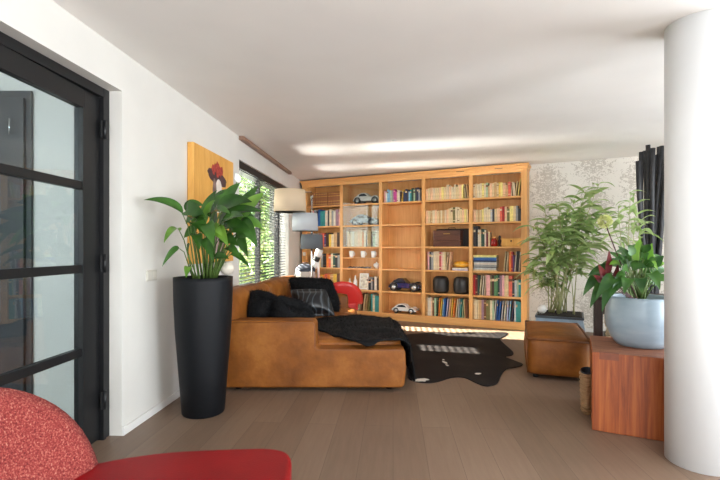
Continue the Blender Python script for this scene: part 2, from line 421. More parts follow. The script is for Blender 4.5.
# cupboard in the hall behind the glass
c = thing('hall_cupboard', 'tall dark grey hall cupboard seen through the glazed steel door', 'cupboard', (-2.27, 3.055, 0))
M_cup = plain('dark_grey_lacquer', (62, 64, 68), 0.35, var=0.03)
m = MB(); m.box(-1.08, 0, -.02, 0, 0, 2.335); m.build('body', M_cup, c)
m = MB(); m.box(-1.04, -.035, -.045, -.021, .06, 2.28, bev=.004); dr = m.build('cupboard_door', M_cup, c)
m = MB(); m.tube([(-.11, -.07, 2.02), (-.11, -.07, 2.13)], .006, 8); m.tube([(-.11, -.045, 2.03), (-.11, -.07, 2.03)], .004, 8); m.tube([(-.11, -.045, 2.12), (-.11, -.07, 2.12)], .004, 8)
m.build('handle', M_chrome, dr)

# ------------------------------------------------------------------ window_1 in the left wall
w = bpy.data.objects.new('window_1', None); COL.objects.link(w); struct(w); w.location = WO; w.rotation_euler = WR
m = MB(); a0, a1 = WIN0, WIN1
x0, x1 = -.24, -.17
m.box(x0, x1, a0, a1, WINZ0, WINZ0 + .06); m.box(x0, x1, a0, a1, WINZ1 - .06, WINZ1)
for y0_, y1_ in ((a0, a0 + .06), (6.50, 6.56), (a1 - .06, a1)): m.box(x0, x1, y0_, y1_, WINZ0 + .06, WINZ1 - .06)
m.build('window_frame', M_black, w)
for ya, yb in ((a0 + .06, 6.50), (6.56, a1 - .06)):
    m = MB(); m.box(-.208, -.202, ya, yb, WINZ0 + .06, WINZ1 - .06); m.build('pane', M_glass, w)
m = MB(); m.box(-.17, .03, a0, a1, WINZ0 - .03, WINZ0, bev=.004); m.build('window_sill', M_trim, w)
# venetian blind
b = thing('venetian_blind', 'black venetian blind hanging in the window behind the sofa', 'blind', WM @ Vector((-.07, WIN0, WINZ1)), -WA)
L = WIN1 - WIN0
m = MB(); m.box(-.035, .035, .01, L - .01, -.06, -.002, bev=.003); m.box(.03, .045, .005, L - .005, -.085, -.002); m.build('headrail', M_black, b)
m = MB(); zt, zb, stp = -.10, WINZ0 - WINZ1 + .05, .045
k = 0; z = zt
tilt = math.radians(7)
while z > zb:
    for (ya, yb) in ((.015, 1.02), (1.03, L - .015)):
        Mx = Matrix.Translation((0, 0, z)) @ Matrix.Rotation(tilt, 4, 'Y')
        m.prism([(-.025, 0), (-.012, .0035), (0, .0045), (.012, .0035), (.025, 0), (.025, .0012), (.012, .0047), (0, .0058), (-.012, .0047), (-.025, .0012)], ya, yb, Mx, axis='y')
    z -= stp
m.build('slats', M_blackslat, b)
m = MB()
for y in (.2, .85, 1.2, 1.8, 2.3):
    for x in (-.027, .027): m.tube([(x, y, -.06), (x, y, zb)], .0015, 5)
m.build('ladder_cords', M_black, b)
m = MB(); m.box(-.025, .025, .015, L - .015, zb - .02, zb, bev=.003); m.build('bottom_rail', M_black, b)

# white column in the room
m = MB(); m.lathe([(.17, 0), (.17, CEIL)], 64)
c = struct(m.build('column', M_col, loc=(1.985, 2.573, 0))); c['label'] = 'round white column at the right edge of the room'
# ceiling spot
o = MB(); o.lathe([(.0, -.012), (.03, -.012), (.036, -.004), (.036, 0)], 20)
tag(o.build('ceiling_spot', M_trim, loc=(.42, 5.35, CEIL)), 'small round fitting in the ceiling before the bookcase', 'ceiling fitting')
# light switch on the left wall
sw = thing('light_switch', 'small white double switch plate on the left wall beside the tall planter', 'switch', WM @ Vector((0, 3.29, 1.045)), -WA)
m = MB(); m.box(0, .008, -.07, .07, -.04, .04, bev=.003); m.build('plate', plain('switch_plastic', (198, 194, 182), .4), sw)
for y in (-.034, .034):
    m = MB(); m.box(.008, .012, y - .028, y + .028, -.028, .028, bev=.002); m.build('rocker', plain('switch_rocker', (206, 202, 190), .4), sw)

# ------------------------------------------------------------------ painting (painted wooden panel)
pt = thing('painting', 'thick orange wooden panel painted with a figure in a red flowered hat', 'painting', WM @ Vector((0.002, 3.86, 1.11)), -WA)
PW, PH, PT = .96, 1.07, .06
m = MB(); m.box(0, PT, 0, PW, 0, PH, bev=.006); m.build('panel', M_panel, pt)
def pflat(name, polys, mat):
    m = MB()
    for pl, h in polys:
        t = bmesh.new(); n = len(pl)
        lo = [t.verts.new((PT - .001, y, z)) for y, z in pl]; hi = [t.verts.new((PT + h, y, z)) for y, z in pl]
        t.faces.new(hi); t.faces.new(lo[::-1])
        for i in range(n): t.faces.new((lo[i], lo[(i + 1) % n], hi[(i + 1) % n], hi[i]))
        m.merge(t)
    return m.build(name, mat, pt)
def ell(cy, cz, a, b, n=20, rot=0, wob=0, seed=0):
    rr = random.Random(seed); out = []
    for i in range(n):
        t = 2 * PI * i / n; k = 1 + wob * rr.uniform(-1, 1)
        y, z = a * math.cos(t) * k, b * math.sin(t) * k
        out.append((cy + y * math.cos(rot) - z * math.sin(rot), cz + y * math.sin(rot) + z * math.cos(rot)))
    return out
pflat('painted_hat_brim', [(ell(.52, .835, .235, .075, 24, -.12, .06, 1), .0016)], plain('paint_dark_plum', (70, 44, 48), .6, var=.2))
pflat('painted_flowers', [(ell(.42 + .05 * i, .905 + .02 * math.sin(i * 2.1), .04, .05, 12, 0, .3, i), .003 + .0004 * i) for i in range(5)] + [(ell(.52, .955, .04, .035, 10, 0, .3, 9), .0055)], plain('paint_red', (160, 60, 50), .6, var=.25, scale=30))
pflat('painted_face', [(ell(.55, .73, .075, .095, 20), .0022), ([(.48, .66), (.62, .66), (.70, .58), (.66, .50), (.42, .48), (.36, .58)], .001)], plain('paint_pale', (222, 212, 200), .6, var=.06))
pflat('painted_hair', [(ell(.45, .70, .045, .12, 14, .1, .1, 3), .0028)], plain('paint_grey_brown', (126, 104, 96), .6, var=.2))
pflat('painted_sleeves', [([(.30, .585), (.37, .60), (.50, .52), (.52, .44), (.43, .27), (.36, .34), (.30, .48)], .002), ([(.56, .44), (.68, .53), (.75, .56), (.74, .46), (.62, .30), (.57, .36)], .002)], plain('paint_dark_green', (46, 66, 48), .6, var=.3, scale=16))
pflat('painted_skirt', [([(.44, .30), (.66, .32), (.72, .04), (.38, .04)], .0014)], plain('paint_mauve_grey', (150, 128, 122), .6, var=.18))

# ------------------------------------------------------------------ outside the window
m = MB(); m.box(-60, -1.0, 3.21, 80, -.3, -.12); o = struct(m.build('terrace_ground', plain('pale_paving', (168, 162, 150), .95, var=.08, scale=2)))
def crown(name, label, c, rad, trunk_r, seed, nleaf=2600, lf=.11):
    rr = random.Random(seed); c = Vector(c)
    t = thing(name, label, 'tree', (c.x, c.y, -.05)); b = Vector((c.x, c.y, -.05))
    m = MB(); m.tube([(0, 0, 0), (.04, .02, (c.z - rad[2]) * .6), (0, .05, c.z)], [trunk_r, trunk_r * .8, trunk_r * .5], 10)
    for k in range(7):
        a = rr.uniform(0, 2 * PI); m.tube([(0, 0, c.z - rad[2] * rr.uniform(.3, .9)), (math.cos(a) * rad[0] * .6, math.sin(a) * rad[1] * .6, c.z + rr.uniform(-.3, .5) * rad[2])], [trunk_r * .4, trunk_r * .15], 6)
    m.build('trunk', plain('bark', (84, 68, 52), .9, var=.3, scale=10), t)
    m = MB()
    for k in range(nleaf):
        while True:
            p = Vector((rr.uniform(-1, 1), rr.uniform(-1, 1), rr.uniform(-1, 1)))
            if p.length < 1: break
        p = Vector((p.x * rad[0], p.y * rad[1], p.z * rad[2] + c.z + .05))
        q = Vector((rr.uniform(-1, 1), rr.uniform(-1, 1), rr.uniform(-1, .4))).normalized(); s_ = q.cross(Vector((rr.uniform(-1, 1), rr.uniform(-1, 1), rr.uniform(-1, 1)))).normalized()
        m.add([p, p + q * lf * .5 + s_ * lf * .35, p + q * lf, p + q * lf * .5 - s_ * lf * .35], [(0, 1, 2, 3)])
    m.build('foliage', leaf_mat('tree_leaf', (92, 122, 66), (152, 178, 112), .5, .35), t)
def screen(x, y0, y1, h, label):  # added panel, out of view, that blocks sun to shape the floor patches
    t = thing('sun_blocker', label, 'screen', (x, (y0 + y1) / 2, -.12))
    m = MB(); L_ = (y1 - y0) / 2
    for k in range(int(h / .12)): m.box(-.012, .012, -L_ + .04, L_ - .04, .05 + k * .12, .05 + k * .12 + .112)
    m.box(-.004, .004, -L_ + .04, L_ - .04, .05, h); m.build('boards', M_darkwood, t)
    for s_ in (-1, 1): m = MB(); m.box(-.035, .035, s_ * L_ - .04, s_ * L_ + .04, 0, h + .1); m.build('post', M_darkwood, t)
screen(-3.6, 5.15, 6.36, 3.9, 'unseen dark board screen added outside to block sun from the window')
screen(-3.6, 6.78, 7.40, 3.9, 'narrow unseen board screen added outside to part the sun patches')
m = MB()  # added boards, out of view, cutting off the sun above the gap
for k in range(10): m.box(-.012, .012, -.165, .165, 2.80 + k * .12, 2.912 + k * .12)
o = m.build('sun_blocker_boards', M_darkwood, loc=(-3.6, 6.57, -.12)); tag(o, 'unseen dark boards added high between two screens to block sun', 'screen')
m = MB(); m.box(-.25, .28, 0, .5, 0, 3.2); sh_ = m.build('garden_shed', plain('shed_black', (40, 42, 46), .6), loc=(-2.55, 13.6, -.12)); tag(sh_, 'tall dark narrow shed standing outside behind the blind', 'shed')
SUN = Vector((1, -.25, -.53)).normalized()
crown('garden_tree', 'unseen leafy tree added outside to block sun at the window', (-5.0, 5.6, 3.2), (.8, .5, 1.5), .09, 3)  # added crown, out of view, keeping sun off part of the window
crown('garden_shrub', 'dense green shrub in the garden seen low through the blind', (-3.5, 10.6, .85), (1.7, 1.7, 1.2), .08, 4, 3600, .16)
crown('garden_tree', 'broad tree further off in the garden seen through the blind', (-5.2, 20, 3.2), (2.4, 2.6, 1.7), .16, 5, 2600, .26)
# ------------------------------------------------------------------ bookcase
bc = thing('bookcase', 'wide honey-coloured pine bookcase of five bays across the back wall', 'bookcase', BO, BA)
BAYS = [(.105 + i * .788, .835 + i * .788) for i in range(5)]
SH = [.117, .50, .885, 1.272, 1.66, 2.045]
BD, BW = .32, 4.072
m = MB(); m.box(0, BAYS[0][0], 0, BD, 0, 2.46, bev=.002); m.build('side_panel', M_pine, bc)
m = MB(); m.box(BAYS[4][1], BW, 0, BD, 0, 2.46, bev=.002); m.build('side_panel', M_pine, bc)
for i in range(4):
    m = MB(); m.box(BAYS[i][1], BAYS[i + 1][0], 0, BD - .01, .02, 2.44, bev=.002); m.build('partition', M_pine, bc)
m = MB(); m.box(BAYS[0][0], BAYS[4][1], BD - .012, BD, .02, 2.44); m.build('back_panel', M_pine, bc)
m = MB(); m.box(-.006, BW + .006, -.008, BD, 0, SH[0] - .026, bev=.003); m.build('plinth', M_pineh, bc)
m = MB(); m.box(BAYS[0][0], BAYS[4][1], -.004, .026, 2.405, 2.47); m.box(-.012, BW + .012, -.014, BD, 2.455, 2.50, bev=.004); m.box(-.03, BW + .03, -.036, BD, 2.50, 2.532, bev=.006); m.build('cornice', M_pineh, bc)
def shelf(i, z, th=.026, name='shelf'):
    m = MB(); m.box(BAYS[i][0] + .0005, BAYS[i][1] - .0005, .006, BD - .013, z - th, z, bev=.002); m.build(name, M_pineh, bc)
for i in range(5):
    for z in SH: shelf(i, z)
shelf(1, 1.078, .018)
m = MB(); m.box(2.36, 2.64, -.0085, -.0082, .035, .085, bev=0); 
for i, (u0, u1, z) in enumerate(((3.0, 3.13, 2.475), (3.6, 3.72, 2.475))):
    m = MB(); m.box(u0, u1, -.018, -.0142, z, z + .008, bev=.001); m.build('finger_slot', M_darkwood, bc)
# sliding glass in front of the two upper cells of the second bay
m = MB(); m.box(BAYS[1][0] + .003, BAYS[1][1] - .003, .010, .0135, SH[3] + .002, SH[4] - .03); m.build('glass_panel', M_glass, bc)
m = MB(); m.box(BAYS[1][0] + .003, BAYS[1][1] - .003, .010, .0135, SH[4] + .002, 2.403); m.build('glass_panel', M_glass, bc)
m = MB(); m.box(.02, .085, -.006, -.0005, 1.10, 1.17, bev=.002); o = m.build('socket_plate', M_white, bc)

COLS = {'cream': (218, 192, 146), 'ivory': (220, 202, 166), 'white': (218, 208, 190), 'tan': (200, 160, 110), 'beige': (214, 190, 156), 'brown': (112, 70, 42),
 'dark brown': (66, 42, 30), 'black': (30, 30, 33), 'charcoal': (58, 58, 62), 'grey': (150, 150, 148), 'silver grey': (186, 188, 188), 'red': (176, 40, 38), 'dark red': (110, 26, 32),
 'coral': (222, 104, 80), 'orange': (226, 128, 50), 'yellow': (228, 188, 72), 'pale yellow': (234, 214, 130), 'olive': (112, 106, 58), 'green': (82, 128, 86), 'dark green': (38, 70, 56),
 'pale green': (164, 186, 150), 'teal': (52, 142, 140), 'navy': (32, 42, 74), 'blue': (40, 92, 158), 'light blue': (140, 184, 210), 'pink': (226, 164, 160), 'magenta': (186, 70, 140),
 'purple': (92, 62, 112), 'mauve': (150, 116, 130), 'peach': (236, 190, 150), 'lavender': (186, 184, 214)}
M_pages = plain('book_pages', (214, 198, 166), .9, var=.04, scale=90)
def cover(c): return plain('book_cover_' + c.replace(' ', '_'), COLS[c], .5, var=.10, scale=25)
M_band = plain('gilt_band', (208, 160, 80), .4, var=.1)
ORD = ['first', 'second', 'third', 'fourth', 'fifth', 'sixth', 'seventh', 'eighth', 'ninth', 'tenth', 'eleventh', 'twelfth', 'thirteenth', 'fourteenth', 'fifteenth', 'sixteenth', 'seventeenth', 'eighteenth', 'nineteenth', 'twentieth', 'twenty-first', 'twenty-second']
BAYN = ['leftmost', 'second', 'middle', 'fourth', 'rightmost']
ROWN = ['lowest', 'second-lowest', 'third-lowest', 'third-highest', 'second-highest', 'top']
def uof(px):
    k = (px - CX) / F; return (8.47 * k + 1.116) / (math.cos(BA) - k * math.sin(BA))
def book(w, h, dp, col, band=None):
    """a standing book: spine towards -y, base on z=0, x from 0 to w"""
    m = MB(); t = min(.003, w * .15)
    m.box(0, t, 0, dp, 0, h); m.box(w - t, w, 0, dp, 0, h); m.prism([(t, .0), (w - t, .0), (w - t, .004), (t, .004)], 0, h)
    m.box(t * .5, w - t * .5, -.0025, .0, 0.0005, h - .0005)
    m.mi = 1; m.box(t, w - t, .004, dp - .004, .003, h - .004)
    if band:
        m.mi = 2
        for (f0, f1) in band: m.box(.0008, w - .0008, -.0036, -.0024, h * f0, h * f1)
    return m
def books(bay, row, p0, p1, h, cols, jit=.07, setb=.03, dpr=(.15, .2), fmt='book', group=None, z=None, band=None, wfix=None, cmat=None):
    u0, u1 = uof(p0), uof(p1); u0 = max(u0, BAYS[bay][0] + .006); u1 = min(u1, BAYS[bay][1] - .006)
    rr = random.Random(bay * 31 + row * 7 + 5)
    toks = cols if isinstance(cols, list) else [c.strip() for c in cols.split(',')]
    ws = []
    for c in toks:
        k = rr.uniform(.75, 1.3) if not wfix else 1
        if c[0] == '*': k *= 1.9
        if c.lstrip('*')[0] in '/\\': k *= 1.25
        ws.append(k)
    sc = (u1 - u0) / sum(ws); u = u0; z = SH[row] if z is None else z
    cap = 0.5
    for i, c in enumerate(toks):
        w = ws[i] * sc; lean = 0
        c0 = c.lstrip('*')
        if c0[0] == '/': lean = 1; c0 = c0[1:]
        elif c0[0] == '\\': lean = -1; c0 = c0[1:]
        tall = c0.endswith('+'); short = c0.endswith('-'); c0 = c0.rstrip('+-')
        hh = h * (1 + rr.uniform(-jit, jit)) * (1.15 if tall else 1) * (.82 if short else 1)
        dp = rr.uniform(*dpr); sb = setb + rr.uniform(0, .018)
        bd = band or rr.choice([None, None, None, [(.72, .84)], [(.12, .17), (.82, .87)]])
        bcol = M_band if band else cover(rr.choice(['ivory', 'cream', 'tan', 'peach', 'brown']) if bd else 'cream')
        ww = w - .0015
        ln = 0.0; bw = ww
        if lean:
            ln = .13 * lean; bw = max(.012, (ww - hh * math.sin(.13)) / math.cos(.13))
            if bw <= .0121: ln = math.asin(max(.0, min(.13, (ww - .012) / hh))) * lean; bw = .012
        m = book(bw, hh, dp, c0, bd)
        o = m.build('book', [cmat or cover(c0), M_pages, bcol])
        uu = u + (hh * math.sin(abs(ln)) if ln < 0 else 0)
        loc = BL(uu if ln >= 0 else uu, sb, z)
        if ln > 0: # leans to the right: pivot on lower right corner
            Ml = Matrix.Rotation(ln, 4, 'Y'); loc = BL(u, sb, z + bw * math.sin(ln))
        elif ln < 0:
            Ml = Matrix.Rotation(ln, 4, 'Y'); loc = BL(u + hh * math.sin(-ln), sb, z)
        else: Ml = Matrix.Identity(4)
        o.matrix_world = Matrix.Translation(loc + Vector((0, 0, .0006))) @ Matrix.Rotation(BA, 4, 'Z') @ Ml
        place = f"{ORD[i]} from the left in the {ROWN[row]} row of the {BAYN[bay]} bay"
        tag(o, f"{c0} {fmt}, {place}", 'book', group or f"books in the {ROWN[row]} row of the {BAYN[bay]} bay")
        u += w
books(0, 5, 312, 339.6, .25, ['brown'] * 11, .004, .025, fmt='gilt leather volume', cmat=plain('tooled_leather', (146, 92, 54), .45, var=.12, scale=30), band=[(.1, .13), (.3, .33), (.68, .71), (.86, .89)], wfix=1)
books(0, 4, 309, 339.4, .30, 'dark red,pink,grey,navy,blue,*teal,white,charcoal,ivory,grey,white,mauve,pink', .06)
books(0, 3, 307, 339, .25, 'grey,silver grey,white,grey,white,coral,coral,purple,dark brown,yellow,ivory,tan,dark brown', .08)
books(0, 2, 309, 339, .25, 'tan,brown,grey,cream,grey,black,orange,coral,ivory,dark green,black,grey', .07)
books(0, 1, 310, 339, .26, 'brown,tan,orange,yellow,orange,coral,orange,tan,yellow,brown', .06)
books(1, 3, 345, 378.3, .285, 'brown,cream,tan-,ivory,white,cream,beige,peach,cream,orange,ivory,dark brown-,*tan,dark brown-,pale green,white,ivory', .05)
books(1, 1, 366, 378.3, .23, 'white,black-,grey,charcoal,white,dark brown', .07)
books(1, 0, 345, 378.3, .30, 'cream,tan,grey,silver grey,charcoal,/ivory,/brown,/cream,/tan,/olive,teal,ivory,*teal', .05)
books(2, 5, 383.5, 419.5, .215, 'pink,white-,light blue,light blue,pale green,grey,magenta,magenta-,ivory,white,dark brown-,/yellow,navy-,navy,charcoal,light blue-,teal,dark green,pale green,charcoal,navy,grey', .08, wfix=None)
books(3, 5, 425, 467.6, .205, 'peach,cream,peach,beige,cream,cream,peach,pale yellow,cream,beige+,peach,ivory,ivory+,cream,cream+,peach+,pale yellow+,\\ivory+,\\cream+', .04, fmt='paperback')
books(3, 4, 424.5, 467.6, .215, 'peach,cream,tan,ivory,peach,cream,tan,ivory,tan,beige,peach,cream+,cream+,olive+,ivory+,ivory+,cream,peach,pale yellow,cream', .05, fmt='paperback')
books(3, 2, 427, 450.5, .30, 'pink,charcoal,grey,ivory,beige,beige,red,pink,ivory,cream,/beige,/peach', .03)
books(3, 0, 425, 467, .30, 'tan,white,white,peach,brown,pale green,/dark green,/orange,/yellow,/light blue,/blue,/lavender,/peach,/yellow,/orange,/ivory,/silver grey,/teal,/pale green,\\tan,brown', .04)
books(4, 5, 472.5, 520.6, .225, 'ivory,cream,ivory,ivory,pale yellow,ivory,pale green,tan-,peach,cream,tan,cream,yellow,pale yellow,peach,tan-,coral,/ivory,beige,/cream,/pale yellow+', .05, fmt='paperback')
books(4, 4, 472.5, 520.6, .20, 'peach,cream,tan,cream,pale yellow,ivory+,ivory+,ivory,silver grey,charcoal,cream,peach,coral+,red+,peach+,olive,*pale yellow+,cream+,grey+,charcoal', .04, fmt='paperback')
books(4, 3, 472.5, 489.5, .27, 'charcoal+,black+,white,ivory,dark green,dark green,white,dark red-,cream-', .06)
books(4, 2, 503, 520.6, .305, '/cream,/ivory,*orange,red,purple-,/white,black,/white', .04)
books(4, 1, 472.5, 520.6, .32, 'red,dark red,dark green,/ivory,/white,/beige,*pink,olive,dark brown,green,green,dark green,mauve,pink,*cream,*coral,charcoal-,silver grey-,pale green-,teal-', .04)
books(4, 0, 472.5, 520.6, .31, 'cream,ivory,cream,tan,mauve,brown,olive,olive,ivory,pale green,/white,/blue,/blue,/silver grey,/white,/lavender,/light blue,/navy,silver grey,teal,teal,teal', .04)

def pile(bay, row, p0, p1, spec, grp, where):
    u0, u1 = uof(p0), uof(p1); z = SH[row]; rr = random.Random(bay + row)
    for i, (c, t) in enumerate(spec):
        m = MB(); L_ = (u1 - u0) * rr.uniform(.92, 1); x = rr.uniform(0, (u1 - u0) - L_); k = .003
        m.box(0, L_, 0, .2, 0, k); m.box(0, L_, 0, .2, t - k, t); m.box(0, L_, -.003, 0, 0, t); m.mi = 1; m.box(.004, L_ - .004, .001, .196, k, t - k)
        o = m.build('book', [cover(c), M_pages], loc=BL(u0 + x, .035, z + .0006), rot=(0, 0, BA)); z += t + .0008
        tag(o, f"{c} book lying flat, {ORD[i]} from the bottom of the pile {where}", 'book', grp)
pile(4, 2, 472.6, 496.5, [('cream', .022), ('silver grey', .03), ('charcoal', .012), ('grey', .035), ('white', .02), ('silver grey', .02), ('navy', .024), ('blue', .042), ('pale green', .012), ('pale yellow', .028)], 'flat pile of books in the rightmost bay', 'in the rightmost bay')
pile(3, 2, 451.5, 467.4, [('lavender', .018), ('white', .022)], 'flat magazines under the yellow bowl', 'under the yellow bowl')

def onshelf(name, label, cat, px, row, d=.14, z=None, group=None, rz=0):
    return thing(name, label, cat, BL(uof(px), d, (SH[row] if z is None else z) + .0005), BA + rz, group)
# yellow lidded bowl
t = onshelf('bowl', 'yellow oval bowl lying on white magazines in the fourth bay', 'bowl', 459.6, 2, .14, SH[2] + .0425)
m = MB(); m.lathe([(.05, 0), (.085, .015), (.1, .05), (.085, .09), (.04, .105), (0, .107)], 28, sx=1.3, sy=.95); m.build('body', plain('yellow_glaze', (232, 164, 44), .35, var=.12, scale=14), t)
m = MB(); m.tube([(math.cos(a) * .131, math.sin(a) * .096, .05 + .004 * math.sin(a * 9)) for a in [i * PI / 16 for i in range(33)]], .006, 6); m.build('rim', plain('pale_yellow_glaze', (240, 200, 110), .4), t)
# wooden box / old radio chest
t = onshelf('wooden_chest', 'dark brown wooden chest with light clasp in the fourth bay', 'chest', 446.5, 3, .03)
M_chest = wood('chest_brown', (66, 36, 26), (92, 54, 38), (112, 70, 50), (1, 8, 8), .35)
m = MB(); m.box(-.235, .215, 0, .22, 0, .10, bev=.004); m.build('body', M_chest, t)
m = MB(); m.box(-.235, .215, 0, .22, .102, .268, bev=.006); lid = m.build('lid', M_chest, t)
m = MB(); m.box(-.06, .05, -.012, .0, .205, .218, bev=.003); m.build('clasp', plain('brass', (200, 160, 90), .3, metal=.8), lid)
t2 = onshelf('storage_case', 'black case standing behind the brown wooden chest', 'case', 447.5, 3, .252)
m = MB(); m.box(-.27, .29, 0, .045, 0, .30, bev=.012); m.build('body', plain('black_case', (40, 28, 25), .5), t2)
m = MB(); m.tube([(-.06, .02, .3), (-.05, .02, .318), (.05, .02, .318), (.06, .02, .3)], .006, 6); m.build('handle', M_black, t2)
# two dark round vases
for px, lb in ((438.5, 'dark glass round vase in the fourth bay, left one of two'), (459.5, 'dark glass round vase in the fourth bay, right one of two')):
    t = onshelf('vase', lb, 'vase', px, 1, .14, group='dark round vases')
    m = MB(); m.lathe([(.085, 0), (.115, .012), (.13, .05), (.134, .13), (.132, .20), (.118, .25), (.092, .27), (.08, .264), (.09, .24)], 36); m.build('body', plain('smoked_glass', (40, 37, 35), .45, var=.15, scale=5), t)
    m = MB(); m.tube([(math.cos(a) * .086, math.sin(a) * .086, .269) for a in [i * PI / 16 for i in range(33)]], .005, 6); m.build('rim', M_black, t)
# jar, small wooden box
t = onshelf('jar', 'small glass jar with red content beside the books in the rightmost bay', 'jar', 493, 3, .08)
m = MB(); m.lathe([(.04, 0), (.055, .01), (.058, .06), (.05, .10), (.035, .115), (.034, .13)], 24); m.build('body', plain('red_glass', (140, 28, 22), .15, var=.3, scale=20), t)
m = MB(); m.lathe([(.036, .13), (.036, .15), (.012, .155), (.012, .17), (0, .172)], 20); m.build('lid', M_pine, t)
t = onshelf('figurine', 'small dark figurine behind the wooden box in the rightmost bay', 'figurine', 498.6, 3, .10)
m = MB(); m.lathe([(.035, 0), (.036, .012), (.014, .02), (.02, .06), (.028, .09), (.012, .12), (.022, .145), (.016, .168), (0, .174)], 16); m.build('body', M_darkwood, t)
t = onshelf('box', 'light wooden drawer box with a dark knob in the rightmost bay', 'box', 511, 3, .03)
m = MB(); m.box(-.145, .145, 0, .2, 0, .125, bev=.004); m.build('body', M_panel, t)
m = MB(); m.box(-.13, .13, -.006, .0, .012, .113, bev=.003); dw = m.build('drawer', M_panel, t)
m = MB(); m.lathe([(0, .022), (.012, .02), (.012, .012), (.006, .008), (.006, 0)], 14, M=Matrix.Translation((0, -.006, .085)) @ Matrix.Rotation(PI / 2, 4, 'X')); m.build('knob', M_black, dw)
# three white cups
for px, lb in ((350, 'white cup, leftmost of three in the second bay'), (361.5, 'white cup, middle one of three in the second bay'), (372, 'white cup, rightmost of three in the second bay')):
    t = onshelf('cup', lb, 'cup', px, 3, .06, 1.0785, 'white cups in the second bay')
    m = MB(); m.lathe([(.028, 0), (.034, .004), (.04, .05), (.044, .118), (.041, .118), (.036, .05), (.03, .01), (0, .008)], 24); m.build('body', M_white, t)
    m = MB(); m.tube([(.040, 0, .09), (.062, 0, .088), (.068, 0, .062), (.058, 0, .038), (.037, 0, .03)], .005, 6); m.build('handle', M_white, t)

# model cars
M_tyre = plain('rubber_tyre', (28, 28, 30), .7); M_hub = plain('silver_hub', (206, 206, 204), .25, metal=.7); M_win = plain('tinted_window', (40, 46, 54), .1)
def car(name, label, px, row, L_, body, roof, kind, d=.10, z=None, flip=1, group=None, rz=0.0):
    t = onshelf(name, label, 'model car', px, row, d, z, group, rz)
    w = L_ * .4; r = L_ * (.105 if kind != 'vintage' else .12)
    def mir(pl): return [(x * flip * L_, zz * L_) for x, zz in pl]
    if kind == 'vintage':
        low = [(-.49, .10), (-.5, .17), (-.42, .235), (-.2, .25), (.0, .25), (.30, .24), (.42, .235), (.46, .20), (.47, .10)]
        top = [(-.42, .23), (-.34, .33), (-.2, .385), (-.06, .38), (.02, .30), (.08, .245)]
        wn = [(-.31, .265), (-.28, .325), (-.2, .352), (-.09, .35), (-.02, .30), (.0, .265)]
        wx = (-.33, .31)
    elif kind == 'beetle':
        low = [(-.5, .10), (-.49, .17), (-.42, .215), (-.2, .22), (.1, .22), (.3, .215), (.44, .18), (.49, .13), (.49, .09)]
        top = [(-.45, .19), (-.36, .27), (-.22, .345), (-.08, .36), (.04, .33), (.16, .215)]
        wn = [(-.30, .235), (-.22, .305), (-.08, .325), (.02, .30), (.09, .235)]
        wx = (-.30, .30)
    else:
        low = [(-.5, .09), (-.5, .16), (-.42, .2), (-.2, .215), (.1, .21), (.4, .19), (.49, .15), (.5, .09)]
        top = [(-.30, .2), (-.2, .29), (-.02, .305), (.12, .21)]
        wn = [(-.24, .22), (-.17, .275), (-.03, .285), (.05, .22)]
        wx = (-.31, .31)
    m = MB(); m.prism(mir(low), 0, w, axis='y', bev=L_ * .02); m.build('body', body, t)
    m = MB(); m.prism(mir(top), w * .12, w * .88, axis='y', bev=L_ * .015); rf = m.build('cabin', roof, t)
    m = MB(); m.prism(mir(wn), w * .105, w * .895, axis='y'); m.build('side_window', M_win, rf)
    for sx in wx:
        for sy in (-.001, w + .001):
            m = MB(); Mx = Matrix.Translation((sx * flip * L_, sy, r)) @ Matrix.Rotation(PI / 2, 4, 'X')
            m.lathe([(0, -.012), (r * .95, -.012), (r, -.008), (r, .008), (r * .95, .012), (0, .012)], 20, M=Mx)
            wl = m.build('wheel', M_tyre, t)
            m = MB(); m.lathe([(0, -.0135), (r * .6, -.0135), (r * .6, .0135), (0, .0135)], 16, M=Mx); m.build('hub', M_hub, wl)
            if kind != 'plain':
                m = MB(); a0_, a1_ = (.05 * PI, .95 * PI)
                m.tube([(sx * flip * L_ + math.cos(a) * r * 1.12, sy * .94 + w * .03, r + math.sin(a) * r * 1.12) for a in [a0_ + (a1_ - a0_) * i / 8 for i in range(9)]], r * .2, 6); m.build('fender', roof if kind == 'vintage' else body, t)
    m = MB(); 
    for e in (-.505, .5): m.box(min(e * flip * L_ - .004, e * flip * L_ + .004), e * flip * L_ + .006, w * .05, w * .95, L_ * .1, L_ * .13, bev=.002)
    m.build('bumper', M_hub, t)
    m = MB()
    for sy in (.22, .78): m.lathe([(0, .012), (.011, .008), (.013, 0), (0, -.006)], 12, M=Matrix.Translation((.49 * flip * L_, w * sy, L_ * .18)) @ Matrix.Rotation(PI / 2 * flip, 4, 'Y'))
    m.build('headlight', M_hub, t)
    return t
silver = plain('pearl_silver', (222, 216, 208), .25, var=.03, coat=.4); black_p = plain('gloss_black', (26, 26, 30), .18, coat=.5); bluep = plain('deep_blue', (26, 44, 92), .2, coat=.5)
whitep = plain('gloss_white', (236, 232, 224), .25, coat=.4); greyp = plain('steel_grey', (140, 150, 158), .25, var=.25, scale=18, coat=.3); sandp = plain('sand_paint', (196, 170, 136), .3)
car('model_car', 'silver classic model car on the top shelf of the second bay', 364.5, 5, .54, silver, whitep, 'vintage', .07)
car('model_car', 'grey model car on the second-highest shelf of the second bay', 361.5, 4, .56, greyp, greyp, 'beetle', .06)
car('model_car', 'dark blue vintage model car on the second-lowest shelf of the middle bay', 402.9, 1, .58, bluep, black_p, 'vintage', .05)
car('model_car', 'white rounded model car on the lowest shelf of the middle bay', 402.5, 0, .46, whitep, whitep, 'beetle', .05)
